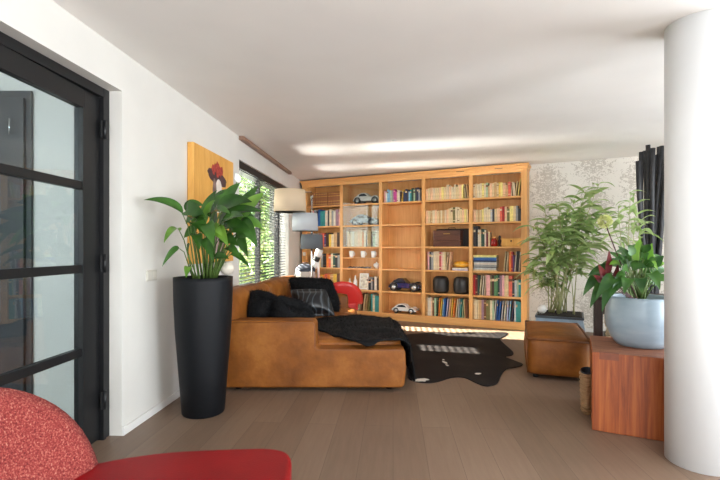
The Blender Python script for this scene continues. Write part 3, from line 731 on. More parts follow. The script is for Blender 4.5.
for px, bd, lb in ((349, black_p, 'tiny black'), (355, sandp, 'tiny sand-coloured'), (361, black_p, 'tiny black'), (366, greyp, 'tiny grey')):
    car('toy_car', f"{lb} toy car {'at the left end' if px < 352 else 'between two others'} under the white cups" if px != 366 else 'tiny grey toy car under the white cups next to white dish', px, 2, .10, bd, bd, 'plain', .06, group='toy cars under the white cups')
t = onshelf('dish', 'small white lidded dish at the right end under the cups', 'dish', 375, 2, .07)
m = MB(); m.lathe([(.02, 0), (.022, .012), (.045, .03), (.062, .06), (.058, .062), (0, .05)], 22); m.build('body', M_white, t)
m = MB(); m.lathe([(.06, .063), (.05, .085), (.012, .10), (.012, .115), (0, .118)], 22); m.build('lid', M_white, t)
# small ornaments low in the second bay
for px, h, lb in ((347.5, .20, 'white ceramic bottle leftmost on the second-lowest shelf of second bay'), (353, .26, 'tall white ceramic bottle on the second-lowest shelf of second bay')):
    t = onshelf('bottle', lb, 'bottle', px, 1, .09, group='white ornaments in the second bay')
    m = MB(); m.lathe([(.03, 0), (.036, .01), (.036, h * .55), (.014, h * .75), (.013, h * .95)], 20); m.build('body', M_white, t)
    m = MB(); m.lathe([(.016, h * .95), (.016, h), (0, h + .004)], 14); m.build('stopper', M_pine, t)
t = onshelf('picture_frame', 'white framed card standing on second-lowest shelf of the second bay', 'frame', 360.5, 1, .12)
m = MB(); Mx = Matrix.Rotation(-.12, 4, 'X')
m.box(-.09, .09, 0, .012, 0, .29, Mx, bev=.003); m.build('frame', M_white, t)
m = MB(); m.box(-.07, .07, -.001, .001, .02, .27, Mx); m.build('card', plain('pale_card', (226, 214, 196), .7, var=.2, scale=18), t)
m = MB(); m.box(-.012, .012, .05, .056, 0, .19, Matrix.Rotation(.15, 4, 'X')); m.build('stand', M_pine, t)
# ------------------------------------------------------------------ tall planter with a peace lily
PC = Vector((-1.195, 3.36, 0))
t = thing('peace_lily', 'large peace lily in a tall matt black planter by the left wall', 'potted plant', PC)
m = MB(); m.lathe([(.150, 0), (.156, .01), (.178, .30), (.203, .62), (.214, .85), (.2165, 1.0), (.2165, 1.03), (.205, 1.03), (.200, .985), (0, .985)], 56); m.build('planter', M_planter, t)
m = MB(); m.lathe([(.199, .986), (.15, .994), (.05, 1.0), (0, 1.0)], 28); m.build('soil', M_soil, t)
Mlily = leaf_mat('lily_leaf', (34, 68, 24), (68, 112, 42), .27, .22, 5); Mlilyb = leaf_mat('lily_leaf_bright', (88, 136, 44), (130, 172, 68), .28, .3, 5); Mstem = leaf_mat('lily_stem', (64, 94, 36), (98, 124, 56), .5, .1, 8)
LILY = [  # (base px, mid px, tip px, depth offset of tip, half width m, bright)
 ((196, 274), [(188, 226), (178, 204)], (144, 200), -.34, .035, 0), ((194, 274), [(184, 240), (176, 224)], (164, 243), -.22, .045, 1), ((193, 274), [(184, 252), (176, 246)], (162, 267), -.16, .022, 0),
 ((200, 275), [(192, 225), (188, 203)], (204, 206), .14, .05, 0), ((199, 275), [(190, 222), (183, 206)], (206, 218), -.2, .055, 0), ((202, 275), [(196, 235), (192, 216)], (208, 238), -.26, .05, 0),
 ((205, 276), [(204, 240), (206, 214)], (215, 200), -.1, .04, 1), ((207, 276), [(206, 245), (208, 222)], (222, 236), -.28, .045, 1), ((209, 275), [(212, 225), (218, 196)], (240, 203), .05, .055, 0),
 ((211, 275), [(216, 226), (222, 202)], (252, 202), -.1, .06, 0), ((212, 275), [(222, 230), (228, 212)], (263, 212), -.15, .055, 0), ((214, 275), [(230, 230), (244, 214)], (264, 193), .02, .055, 1),
 ((211, 274), [(220, 214), (228, 198)], (240, 183), .1, .045, 0), ((214, 275), [(232, 232), (242, 218)], (257, 247), -.2, .05, 0), ((212, 275), [(220, 240), (226, 222)], (246, 228), -.26, .05, 0),
 ((214, 275), [(234, 236), (250, 218)], (263, 230), .08, .04, 1), ((215, 276), [(226, 258), (234, 252)], (250, 268), -.22, .022, 0), ((213, 275), [(226, 250), (236, 241)], (247, 243), .1, .025, 1),
 ((208, 276), [(210, 262), (216, 256)], (229, 259), -.26, .03, 0), ((198, 276), [(190, 260), (188, 250)], (190, 244), -.24, .03, 0), ((196, 277), [(190, 268), (188, 266)], (186, 278), -.24, .022, 1),
 ((206, 276), [(200, 236), (198, 222)], (196, 208), .12, .045, 0), ((204, 276), [(202, 232), (205, 212)], (217, 190), .14, .045, 0), ((208, 276), [(214, 238), (217, 226)], (228, 246), -.3, .04, 1),
 ((210, 276), [(228, 226), (236, 212)], (258, 222), .16, .05, 0), ((203, 276), [(196, 244), (194, 230)], (200, 250), -.3, .035, 0), ((212, 276), [(234, 246), (240, 232)], (254, 238), -.05, .035, 0),
 ((207, 275), [(208, 228), (212, 208)], (230, 214), -.22, .05, 0), ((209, 275), [(214, 238), (224, 220)], (244, 216), -.3, .055, 0), ((211, 275), [(224, 236), (234, 226)], (252, 234), -.28, .05, 0), ((205, 275), [(200, 230), (198, 214)], (186, 224), -.28, .05, 0),
 ((203, 275), [(197, 240), (196, 228)], (184, 238), -.1, .045, 0), ((210, 275), [(216, 222), (226, 206)], (248, 208), .14, .055, 0), ((212, 275), [(226, 222), (236, 204)], (258, 200), .1, .05, 0), ((206, 275), [(206, 232), (206, 220)], (214, 246), -.34, .045, 0),
 ((213, 275), [(230, 240), (238, 230)], (248, 258), .05, .045, 0), ((209, 275), [(216, 244), (222, 234)], (238, 246), -.15, .045, 0), ((204, 275), [(202, 244), (204, 236)], (214, 262), -.33, .035, 0), ((211, 275), [(222, 252), (228, 246)], (240, 258), -.3, .03, 0),
 ((208, 275), [(212, 216), (220, 200)], (234, 190), .2, .05, 0), ((212, 275), [(230, 228), (244, 208)], (258, 186), .2, .045, 0)]
LILY = [(b_, m_, t_, d_, h_ * 1.15, br) for b_, m_, t_, d_, h_, br in LILY]
def plant_leaves(root, spec, Y0, mats, mstem, rs, profile=None, zmin=None):
    inv = -Vector(root.location)
    rr = random.Random(rs)
    for b, mids, tip, dy, hw, br in spec:
        yb = Y0 + rr.uniform(-.07, .07)
        p0 = W(*b, yb); p0.z = zmin if zmin else p0.z
        pm = [W(*q, Y0 + dy * (.45 + .25 * i)) for i, q in enumerate(mids)]; pt_ = W(*tip, Y0 + dy)
        # stem up to the first mid point, then the blade
        s1 = pm[0].lerp(pm[1], .55)
        m = MB(); m.tube([p0 + inv, p0.lerp(pm[0], .5) + Vector((0, 0, .01)) + inv, pm[0] + inv, s1 + inv], [.0055, .005, .004, .003], 6)
        st_ = m.build('stem', mstem, root)
        ln = (pt_ - s1).length
        mid = pm[1].lerp(pt_, .5) + Vector((0, 0, ln * .10))
        view = (s1 - Vector((0, 0, CH))).normalized()
        tg = (pt_ - s1).normalized()
        sd = tg.cross(Vector((rr.uniform(-.5, .5), -.75, rr.uniform(.35, .9))).normalized())
        m = MB(); m.blade([s1 + inv, pm[1].lerp(s1, .3) + Vector((0, 0, ln * .06)) + inv, mid + inv, pt_ + inv], hw, .3, 0, profile, sd, 12)
        m.build('leaf', mats[br], root, recalc=False)
plant_leaves(t, LILY, 3.36, [Mlily, Mlilyb], Mstem, 4, None, 1.0)
m = MB(); p = W(212, 230, 3.42) - PC; q = W(237, 182, 3.5) - PC
m.tube([(.03, .02, 1.0), p, q], .004, 6); fs = m.build('flower_stem', Mstem, t)
m = MB(); m.blade([q, q + Vector((.02, 0, .03)), q + Vector((-.01, -.01, .07))], .025, .35, 0, None, Vector((1, .3, 0))); m.build('flower', plain('white_spathe', (238, 240, 226), .5), t, recalc=False)['label'] = 'white flower'
t = thing('ball_ornament', 'pale round ball on a thin stake in the tall black planter', 'ornament', (-1.03, 3.41, .985))
m = MB(); m.lathe([(0, -.054), (.02, -.050), (.040, -.036), (.052, -.014), (.054, 0), (.052, .014), (.040, .036), (.02, .050), (0, .054)], 28, (0, 0, .107)); m.build('ball', plain('pale_stone', (214, 204, 188), .7, var=.08, scale=20), t)
m = MB(); m.tube([(0, 0, 0), (0, 0, .054)], .004, 6); m.build('stake', M_black, t)

# ------------------------------------------------------------------ corner sofa
SO = Vector((-.40, 4.4, 0)); inv = -SO
s = thing('sofa', 'large cognac leather corner sofa standing along the window wall', 'sofa', SO)
def sb(name, x0, x1, y0, y1, z0, z1, r=.04, pf=.012, mat=None, n=8, M=None):
    m = MB(); Mx = Matrix.Translation(Vector(((x0 + x1) / 2, (y0 + y1) / 2, (z0 + z1) / 2)) + inv) @ (M or Matrix.Identity(4))
    m.soft((x1 - x0, y1 - y0, z1 - z0), r, pf, n, Mx); return m.build(name, mat or M_leather, s)
def arc(cx, cz, r, a0, a1, n=5): return [(cx + r * math.cos(math.radians(a0 + (a1 - a0) * i / n)), cz + r * math.sin(math.radians(a0 + (a1 - a0) * i / n))) for i in range(n + 1)]
# near side: one leather panel stepping from the arm down to the chaise
poly = [(-1.2, .035)] + arc(.35, .075, .04, -90, 0, 4) + [(.402, .2)] + arc(.36, .335, .035, 0, 90, 4) + [(-.36, .372)] + [(-.385, .395)] + arc(-.425, .575, .04, 0, 90, 5) + [(-1.2, .617)]
m = MB(); m.prism([(x + inv.x, z) for x, z in poly], 3.82 + inv.y, 4.03 + inv.y, axis='y', bev=.022, seg=3); o = m.build('side_panel', M_leather, s)
m = MB(); yy = 3.828 + inv.y
m.tube([(x + inv.x, yy, z) for x, z in [(-1.19, .600)] + arc(-.435, .562, .04, 90, 0, 5) + [(-.395, .385), (-.385, .368), (-.36, .361), (.30, .361)] + arc(.335, .325, .034, 90, 0, 4) + [(.378, .2), (.345, .06)]], .0085, 7); m.build('piping', M_pipe, s)
sb('base', -1.2, .385, 4.02, 5.0, .035, .36, .04, .02)
sb('base', -1.2, -.06, 4.98, 6.05, .035, .30, .04, .012)
sb('seat_cushion', -.98, .375, 4.0, 4.99, .33, .425, .04, .02)
sb('seat_cushion', -.98, -.05, 5.0, 6.02, .29, .445, .05, .02)
sb('armrest', -1.15, -.17, 6.03, 6.25, .035, .61, .045, .01)
def back(y0, y1):
    xa = -1.215 + (y0 - 4.0) * .12; xb = -1.215 + (y1 - 4.0) * .12
    L_ = math.hypot(y1 - y0, xb - xa)
    Mx = Matrix.Rotation(-math.atan2(xb - xa, y1 - y0), 4, 'Z') @ Matrix.Rotation(math.radians(-4), 4, 'Y')
    m = MB(); m.soft((.25, L_, .57), .07, .02, 9, Matrix.Translation(Vector(((xa + xb) / 2, (y0 + y1) / 2, .575)) + inv) @ Mx); m.build('backrest', M_leather, s)
back(3.86, 4.96); back(4.97, 6.24)
for x in (-1.08, .26):
    for y in (3.93, 4.9): m = MB(); m.lathe([(.03, 0), (.035, .04)], 16, Vector((x, y, 0)) + inv); m.build('foot', M_black, s)
for x in (-1.0, -.25): m = MB(); m.lathe([(.03, 0), (.035, .04)], 16, Vector((x, 6.1, 0)) + inv); m.build('foot', M_black, s)

# cushions
def pillow(name, label, c, size, rot, mat, fur=0, pf=.05, r=.05, seed=1, lump=0, group=None, ln=.03, shear=0):
    rr = random.Random(seed)
    def fn(p, cc):
        k = 1 + .07 * (cc.x ** 4) * (cc.z ** 4) - .05 * (1 - cc.x ** 2 * cc.z ** 2) * max(abs(cc.x), abs(cc.z)) ** 2
        q = Vector((p.x * k, p.y * (1 - .72 * max(abs(cc.x), abs(cc.z)) ** 4), p.z * k))
        q.x -= shear * q.z
        if lump: q += noise.noise_vector(q * 5 + Vector((seed, 0, 0))) * lump
        return q
    m = MB(); m.soft(size, r, pf, 10, None, fn)
    if fur: m.fur(fur, ln, .0022, rr)
    o = m.build(name, mat, loc=c, rot=[math.radians(a) for a in rot], recalc=False)
    return tag(o, label, 'cushion', group)
pillow('cushion', 'black fluffy cushion upright in the sofa corner nearest the planter', (-.97, 4.24, .615), (.30, .19, .38), (-8, 16, -8), M_fur, 8000, .05, .06, 2, .04, ln=.034)
pillow('cushion', 'black fluffy cushion slumped over behind the near armrest', (-.70, 4.26, .565), (.46, .26, .33), (-6, 22, 4), M_fur, 9000, .05, .08, 3, .05, ln=.034)
def mk_pattern():
    m, nt, b = nodes('black_satin_pattern')
    tc = N(nt, 'ShaderNodeTexCoord'); wv = N(nt, 'ShaderNodeTexWave'); wv.inputs['Scale'].default_value = 4; wv.inputs['Distortion'].default_value = 9; wv.inputs['Detail'].default_value = 1
    nt.links.new(tc.outputs['Object'], wv.inputs['Vector'])
    r = ramp(nt, [(.8, (14, 15, 18)), (.98, (70, 78, 84))]); nt.links.new(wv.outputs['Fac'], r.inputs['Fac']); nt.links.new(r.outputs['Color'], b.inputs['Base Color'])
    b.inputs['Roughness'].default_value = .3
    return m
pillow('cushion', 'shiny black patterned cushion in front of the fluffy one', (-.56, 5.18, .605), (.40, .13, .30), (-22, 0, 8), mk_pattern(), 0, .03, .02, 4, shear=.32)
pillow('cushion', 'large black fluffy cushion behind the shiny patterned cushion', (-.57, 5.50, .665), (.52, .17, .40), (-18, 1, 2), M_fur, 8500, .04, .04, 5, .03, ln=.036, shear=.25)

# fur throw over the chaise: follows the seat top, then hangs over the near side and the right end
def throw():
    rr = random.Random(12)
    ex, ey, zt = .345, 3.868, .447
    def hang(a):                                        # how far the front hem reaches past the near edge (negative: stays on top)
        pts = [(-.62, -.62), (-.45, -.50), (-.36, -.36), (-.22, -.20), (-.08, -.03), (.0, .05), (.06, .085), (.11, .075), (.17, .02), (.24, -.03), (.32, -.03), (.40, -.05), (.55, -.06), (.80, -.09)]
        for (x0, h0), (x1, h1) in zip(pts, pts[1:]):
            if a <= x1: k = max(0, (a - x0) / (x1 - x0)); k = k * k * (3 - 2 * k); return h0 + (h1 - h0) * k
        return pts[-1][1]
    NX, NY = 64, 40; vs = []
    amax = ex + .43
    def bend(d, rad):                                    # travel d beyond an edge -> (outwards, downwards)
        if d <= 0: return d, 0
        q = rad * PI / 2
        if d < q: an = d / rad; return rad * math.sin(an), rad * (1 - math.cos(an))
        return rad, rad + d - q
    for i in range(NX + 1):
        a = -.62 + (amax + .62) * i / NX
        back_y = 5.02 - .05 * math.sin(a * 7) - (.0 if a > -.3 else (-.3 - a) * .5)
        if a > ex: back_y -= (a - ex) * .25
        hem = ey - hang(a)
        for j in range(NY + 1):
            yy = back_y + (hem - back_y) * j / NY
            ox, dx = bend(a - ex, .065); oy, dy_ = bend(ey - yy, .065)
            x = ex + ox; y = ey - oy; z = zt - dx - dy_
            w = max(0, 1 - abs(y - 4.7) / .5) * max(0, 1 - abs(x - .0) / .52)
            if dx == 0 and dy_ == 0: z += .075 * w ** .7 + .018 * noise.noise(Vector((x * 6, y * 6, 2))) + .012 * max(0, 1 - (i / 6))
            if dx > .05: x += .02 * noise.noise(Vector((y * 8, z * 5, 1))) + .03 + .05 * min(1, dx / .35)
            elif dx > 0: x += .03 * dx / .05
            z = max(z, .03)
            vs.append(Vector((x, y, z)))
    m = MB(); fs = []
    for i in range(NX):
        for j in range(NY): q = i * (NY + 1) + j; fs.append((q, q + NY + 1, q + NY + 2, q + 1))
    m.add(vs, fs, True)
    m.bm.normal_update()
    t = m.bm
    if sum(f.normal.z for f in t.faces) < 0: bmesh.ops.reverse_faces(t, faces=t.faces[:])
    g = bmesh.ops.solidify(t, geom=t.faces[:], thickness=.014)
    t.normal_update()
    m.fur(15000, .024, .002, rr)
    return m.build('fur_throw', M_fur, recalc=False)
tag(throw(), 'black fur throw draped over the chaise end of the cognac sofa', 'throw')

# cowhide
def mk_hide():
    m, nt, b = nodes('cowhide')
    tc = N(nt, 'ShaderNodeTexCoord'); nz = N(nt, 'ShaderNodeTexNoise'); nz.inputs['Scale'].default_value = 2.4; nz.inputs['Detail'].default_value = 4
    nt.links.new(tc.outputs['Object'], nz.inputs['Vector'])
    r = ramp(nt, [(.35, (34, 31, 31)), (.6, (44, 40, 39)), (.78, (60, 52, 49))]); nt.links.new(nz.outputs['Fac'], r.inputs['Fac'])
    nt.links.new(r.outputs['Color'], b.inputs['Base Color']); b.inputs['Roughness'].default_value = .6; b.inputs['Specular IOR Level'].default_value = .04
    n2 = N(nt, 'ShaderNodeTexNoise'); n2.inputs['Scale'].default_value = 160; nt.links.new(tc.outputs['Object'], n2.inputs['Vector'])
    bp = N(nt, 'ShaderNodeBump'); bp.inputs['Strength'].default_value = .3; bp.inputs['Distance'].default_value = .01; nt.links.new(n2.outputs['Fac'], bp.inputs['Height']); nt.links.new(bp.outputs['Normal'], b.inputs['Normal'])
    return m
HID = [(400, 339), (405, 335.5), (418, 334), (440, 333), (455, 333.5), (470, 332.6), (490, 332.8), (507, 333), (505, 336.5), (500, 339.5), (506, 346), (513, 352.5), (512, 355.6), (505, 357.2), (514, 361), (523, 365), (515, 368), (506.5, 369.5), (501, 376), (498, 383), (492, 386.2), (484, 386.4), (475, 383), (467, 379), (460, 377.6), (454, 377.8), (448, 379), (442, 381), (436, 382.6), (429, 383.4), (421, 383), (414, 381.5), (408, 378), (407, 366), (404, 350)]
def floorpt(px, py): Y = F * CH / (py - CY); return ((px - CX) / F * Y, Y)
hp = [floorpt(*p) for p in HID]
RC = Vector((1.05, 4.9, 0))
def smooth_poly(pts, n=3):
    out = []
    for i in range(len(pts)):
        p0, p1, p2, p3 = [Vector(pts[(i + k) % len(pts)]) for k in (-1, 0, 1, 2)]
        for j in range(n):
            t = j / n; out.append(tuple(0.5 * ((2 * p1) + (p2 - p0) * t + (2 * p0 - 5 * p1 + 4 * p2 - p3) * t * t + (3 * p1 - p0 - 3 * p2 + p3) * t ** 3)))
    return out
t = thing('cowhide_rug', 'dark brown cowhide rug on the floor before the bookcase', 'rug', RC)
m = MB(); m.prism([(x - RC.x, y - RC.y) for x, y in smooth_poly(hp)], .001, .009); m.build('hide', mk_hide(), t)
Mpatch = plain('white_hide', (224, 216, 204), .6, var=.06, scale=30)
m = MB()
for (px, py, a, b) in ((445, 363.2, .02, .05), (443.5, 360.5, .012, .02), (447, 366, .012, .03), (421, 381, .075, .045), (478, 374.5, .03, .03)):
    x, y = floorpt(px, py); q = ell(x - RC.x, y - RC.y, a, b, 14, .3, .25, int(px)); m.prism(q, .0085, .0098)
m.build('white_patches', Mpatch, t)

# ------------------------------------------------------------------ ottoman, side table, block, basket
OA = math.radians(-20); OC = Vector((1.605, 4.235, 0))
t = thing('ottoman', 'cognac leather ottoman standing between the cowhide rug and wooden block', 'ottoman', OC, OA)
ow, od = .56, 1.08
m = MB(); m.soft((ow, od, .37), .05, .022, 10, Matrix.Translation((ow / 2, od / 2, .212))); m.build('cushion', M_leather, t)
m = MB()
def ring(z, k=.016): return [(k, k + .02, z), (k + .02, k, z), (ow - k, k, z), (ow - k, od - k, z), (k, od - k, z), (k, k + .02, z)]
m.tube(ring(.378, .0), .011, 6, caps=False); m.tube([(.0, .02, .37), (-.004, .012, .2), (.01, .02, .05)], .007, 6); m.build('piping', M_pipe, t)
for x in (.08, ow - .08):
    for y in (.08, od - .08): m = MB(); m.lathe([(.022, 0), (.026, .03)], 14, (x, y, 0)); m.build('foot', M_black, t)

BKA = math.radians(-26.5)
t = thing('timber_block', 'reddish solid timber block stool carrying the pale blue pot', 'block', (1.592, 3.02, 0), BKA)
m = MB(); m.box(0, .66, 0, .64, 0, .536, bev=.006, seg=2)
o = m.build('body', M_block, t)
m = MB(); m.box(.004, .656, .004, .636, .5355, .5385, bev=.001); m.build('top_face', M_blocktop, t)
m = MB(); m.box(.045, .16, -.0015, .03, .492, .5395); m.build('inlay', plain('inlay_wood', (120, 62, 36), .5, var=.15), t)

t = thing('basket', 'small wicker basket with black liner beside the timber block', 'basket', (1.735, 3.36, 0), math.radians(-30))
Mwick = wood('wicker', (120, 90, 62), (164, 128, 90), (190, 154, 112), (2, 2, 40), .7, 6, .4)
m = MB(); m.lathe([(.04, 0), (.045, .005), (.052, .12), (.058, .30), (.055, .31), (.05, .30), (.044, .02)], 28, sx=.86, sy=1.9); m.build('body', Mwick, t)
m = MB(); m.lathe([(.049, .18), (.0535, .30), (.0545, .318), (.05, .318), (.045, .2), (0, .18)], 28, sx=.86, sy=1.9); m.build('liner', plain('black_liner', (40, 44, 52), .7, var=.1), t)
m = MB()
for k in range(9): z = .03 + k * .033; r_ = .0465 + .0125 * z / .31 + .001; m.tube([(math.cos(a) * r_ * .86, math.sin(a) * r_ * 1.9, z) for a in [i * PI / 14 for i in range(29)]], .006, 5, caps=False)
m.build('weave', Mwick, t)

TA = math.radians(-27)
t = thing('side_table', 'dark wooden side table between the ottoman and blue pot', 'table', (2.06, 3.87, 0), TA)
for x in (.035, .60):
    for y in (.035, .50): m = MB(); m.box(x - .033, x + .033, y - .033, y + .033, 0, .795, bev=.004); m.build('leg', M_darkwood, t)
m = MB(); m.box(.0, .635, .0, .535, .795, .825, bev=.005); m.build('table_top', M_darkwood, t)
m = MB(); m.box(.068, .567, .02, .04, .67, .795); m.box(.068, .567, .495, .515, .67, .795); m.box(.02, .04, .068, .467, .67, .795); m.box(.595, .615, .068, .467, .67, .795); m.build('apron', M_darkwood, t)
m = MB(); m.box(.01, .625, .01, .525, .42, .44, bev=.003); m.build('lower_shelf', M_darkwood, t)
for i, (c, th, dx, nm) in enumerate((('ivory', .035, .0, 'thick ivory magazine at the bottom of the side table pile'), ('charcoal', .012, .03, 'thin charcoal magazine in the side table pile'), ('white', .05, .01, 'thick white magazine in middle of the side table pile'), ('grey', .012, .03, 'thin grey magazine near the top of the side table pile'), ('white', .04, -.01, 'white magazine on top of the side table pile'))):
    m = MB(); m.box(.10 + dx, .50 + dx, .06, .40, 0, .003); m.box(.10 + dx, .50 + dx, .06, .40, th - .003, th); m.mi = 1; m.box(.103 + dx, .497 + dx, .063, .397, .003, th - .003)
    z = .4405 + sum((.0355, .0125, .0505, .0125)[:i])
    o = m.build('magazine', [cover(c), M_pages]); o.location = Vector(t.location) + Vector((0, 0, z)); o.rotation_euler = (0, 0, TA); tag(o, nm, 'magazine', 'magazines on the side table')

# blue pot with houseplants
def mk_glaze():
    m, nt, b = nodes('pale_blue_glaze')
    tc = N(nt, 'ShaderNodeTexCoord'); nz = N(nt, 'ShaderNodeTexNoise'); nz.inputs['Scale'].default_value = 5; nz.inputs['Detail'].default_value = 6
    mp = N(nt, 'ShaderNodeMapping'); mp.inputs['Scale'].default_value = (1, 1, 3); nt.links.new(tc.outputs['Object'], mp.inputs['Vector']); nt.links.new(mp.outputs['Vector'], nz.inputs['Vector'])
    r = ramp(nt, [(.3, (146, 164, 178)), (.55, (158, 176, 188)), (.75, (172, 186, 194))]); nt.links.new(nz.outputs['Fac'], r.inputs['Fac']); nt.links.new(r.outputs['Color'], b.inputs['Base Color']); b.inputs['Roughness'].default_value = .28
    return m
PB = Vector((2.056, 3.225, .539))
t = thing('potted_plant', 'leafy houseplant in a round pale blue glazed pot on the timber block', 'potted plant', PB)
m = MB(); m.lathe([(.13, 0), (.155, .004), (.19, .05), (.222, .13), (.231, .20), (.228, .27), (.216, .335), (.214, .355), (.206, .358), (.200, .35), (.205, .31), (0, .31)], 56); m.build('pot', mk_glaze(), t)
m = MB(); m.lathe([(.204, .311), (.1, .325), (0, .33)], 24); m.build('soil', M_soil, t)
Mg1 = leaf_mat('houseplant_leaf', (44, 84, 36), (84, 128, 58), .36, .25, 7); Mg2 = leaf_mat('houseplant_leaf_bright', (110, 160, 52), (150, 190, 80), .36, .35, 7); Mgs = leaf_mat('houseplant_stem', (96, 120, 60), (120, 140, 84), .5, .1, 8)
POTL = [((638, 293), [(632, 278), (626, 262)], (608, 252), .05, .035, 0), ((640, 293), [(636, 272), (638, 255)], (640, 238), .0, .035, 1), ((642, 293), [(644, 275), (648, 262)], (652, 243), .05, .032, 1), ((644, 293), [(652, 275), (656, 262)], (664, 256), -.05, .035, 0),
 ((644, 294), [(655, 284), (660, 276)], (668, 282), -.12, .04, 0), ((640, 294), [(648, 280), (652, 270)], (660, 290), -.2, .04, 0), ((636, 294), [(630, 282), (622, 274)], (612, 296), -.2, .045, 0), ((634, 294), [(622, 282), (612, 276)], (596, 300), -.22, .045, 0),
 ((632, 294), [(616, 284), (604, 280)], (590, 308), -.12, .045, 0), ((632, 294), [(612, 282), (598, 272)], (583, 296), -.02, .045, 0), ((634, 294), [(620, 284), (610, 284)], (602, 312), -.24, .04, 0), ((638, 294), [(632, 284), (628, 276)], (624, 294), -.26, .04, 0),
 ((642, 294), [(640, 284), (640, 276)], (642, 294), -.26, .04, 0), ((636, 293), [(626, 270), (618, 262)], (598, 268), -.05, .04, 0), ((640, 293), [(634, 268), (628, 258)], (618, 246), .1, .035, 0), ((643, 293), [(650, 272), (648, 258)], (658, 270), -.16, .035, 1),
 ((638, 293), [(630, 276), (634, 264)], (646, 268), -.2, .04, 0), ((632, 294), [(618, 278), (606, 268)], (588, 276), -.1, .045, 0)]
lilyprof = lambda q: (math.sin(PI * min(1, q ** .62)) ** .85 if 0 < q < 1 else .02)
_r = random.Random(77)
for _ in range(34):
    an = _r.uniform(-1.25, 1.25); rl = _r.uniform(14, 34); tx = 637 + math.sin(an) * rl * 1.25; ty = 268 - math.cos(an) * rl * .8 + abs(math.sin(an)) * 14 + _r.uniform(-4, 10)
    POTL.append(((638 + _r.uniform(-8, 8), 293), [(637 + (tx - 637) * .45, 284 + (ty - 284) * .55), (637 + (tx - 637) * .62, 278 + (ty - 278) * .85 - 4)], (tx, ty), _r.uniform(-.24, .16), _r.uniform(.028, .042), int(_r.random() < .3)))
plant_leaves(t, POTL, 3.225, [Mg1, Mg2], Mgs, 9, lilyprof, .86)
def cane(root, base, top, rs, nl, ll, lw, mats, bow=.12, frac=.45, r0=.006):
    rr = random.Random(rs); inv = -Vector(root.location); b, tp = base + inv, top + inv
    mid = b.lerp(tp, .55) + Vector((-(tp.x - b.x) * bow * 2, 0, .06))
    P_ = lambda q: b * (1 - q) ** 2 + mid * 2 * q * (1 - q) + tp * q * q
    m = MB(); m.tube([P_(i / 10) for i in range(11)], [r0 * (1 - .6 * i / 10) for i in range(11)], 6); st_ = m.build('stem', mats[0], root)
    m = MB()
    for k in range(nl):
        q = 1 - frac * (1 - k / max(1, nl - 1)); p = P_(q); a = rr.uniform(0, 2 * PI) if k < nl - 1 else 0
        d = Vector((math.cos(a) * rr.uniform(.6, 1), math.sin(a) * .8, rr.uniform(-.1, .6))).normalized(); l_ = ll * rr.uniform(.7, 1.15)
        e = p + d * l_ * .55 + Vector((0, 0, l_ * .1)); f_ = p + d * l_ + Vector((0, 0, -l_ * rr.uniform(.15, .55)))
        m.blade([p, e, f_], lw * rr.uniform(.8, 1.2), .25, rr.uniform(-.5, .5), None, None, 6)
    m.build('leaves', mats[1 + (rs % 2)], st_, recalc=False)
Mp1 = leaf_mat('palm_leaf', (136, 166, 94), (176, 196, 134), .45, .35, 5); Mp2 = leaf_mat('palm_leaf_pale', (152, 180, 104), (192, 210, 150), .45, .35, 5); Mps = leaf_mat('palm_cane', (140, 146, 92), (172, 170, 120), .5, .1, 6)
for i, (tx, ty) in enumerate([(618, 206), (631, 192), (637, 204), (626, 222), (613, 228), (640, 222)]):
    cane(t, Vector((2.06 + .02 * i - .06, 3.3 - .015 * i, .855)), W(tx, ty, 3.5 + .04 * i), 40 + i, 9, .17, .02, [Mps, Mp1, Mp1], .1, .35, .004)
# flower with a round bloom and red leaves
m = MB(); b_ = Vector((1.98, 3.12, .86)) - PB; q = W(605, 223, 3.15) - PB
m.tube([b_, (b_ + q) / 2 + Vector((-.02, 0, .02)), q], .004, 6); fst = m.build('flower_stem', plain('dark_red_stem', (80, 36, 40), .5), t)
m = MB(); rr = random.Random(2)
for k in range(170):
    v = Vector((rr.gauss(0, 1), rr.gauss(0, 1), rr.gauss(0, 1))).normalized(); c_ = q + Vector((0, 0, .01)) + v * .025
    m.blade([c_, c_ + v * .016 + Vector((0, 0, .003)), c_ + v * .028], .009, .3, rr.uniform(0, 3), None, None, 3)
m.build('bloom', leaf_mat('yellow_green_petals', (190, 198, 118), (218, 220, 160), .6, .3, 30), t, recalc=False)['label'] = 'round yellow-green bloom'
Mred = leaf_mat('dark_red_leaf', (86, 22, 28), (124, 42, 44), .45, .25, 8)
for (a, b2, hw) in (((606, 278), (609, 250), .03), ((604, 280), (598, 264), .026), ((612, 280), (618, 264), .024), ((602, 282), (593, 275), .022)):
    p_, q_ = W(*a, 3.12) - PB, W(*b2, 3.1) - PB
    m = MB(); m.blade([p_, p_.lerp(q_, .5) + Vector((0, -.02, 0)), q_], hw, .25, 0, None, Vector((1, .25, .1)), 8); m.build('red_leaf', Mred, t, recalc=False)['label'] = 'dark red leaf'
    m = MB(); m.tube([b_, p_], .003, 5); m.build('red_leaf_stem', MATS['dark_red_stem'], t)

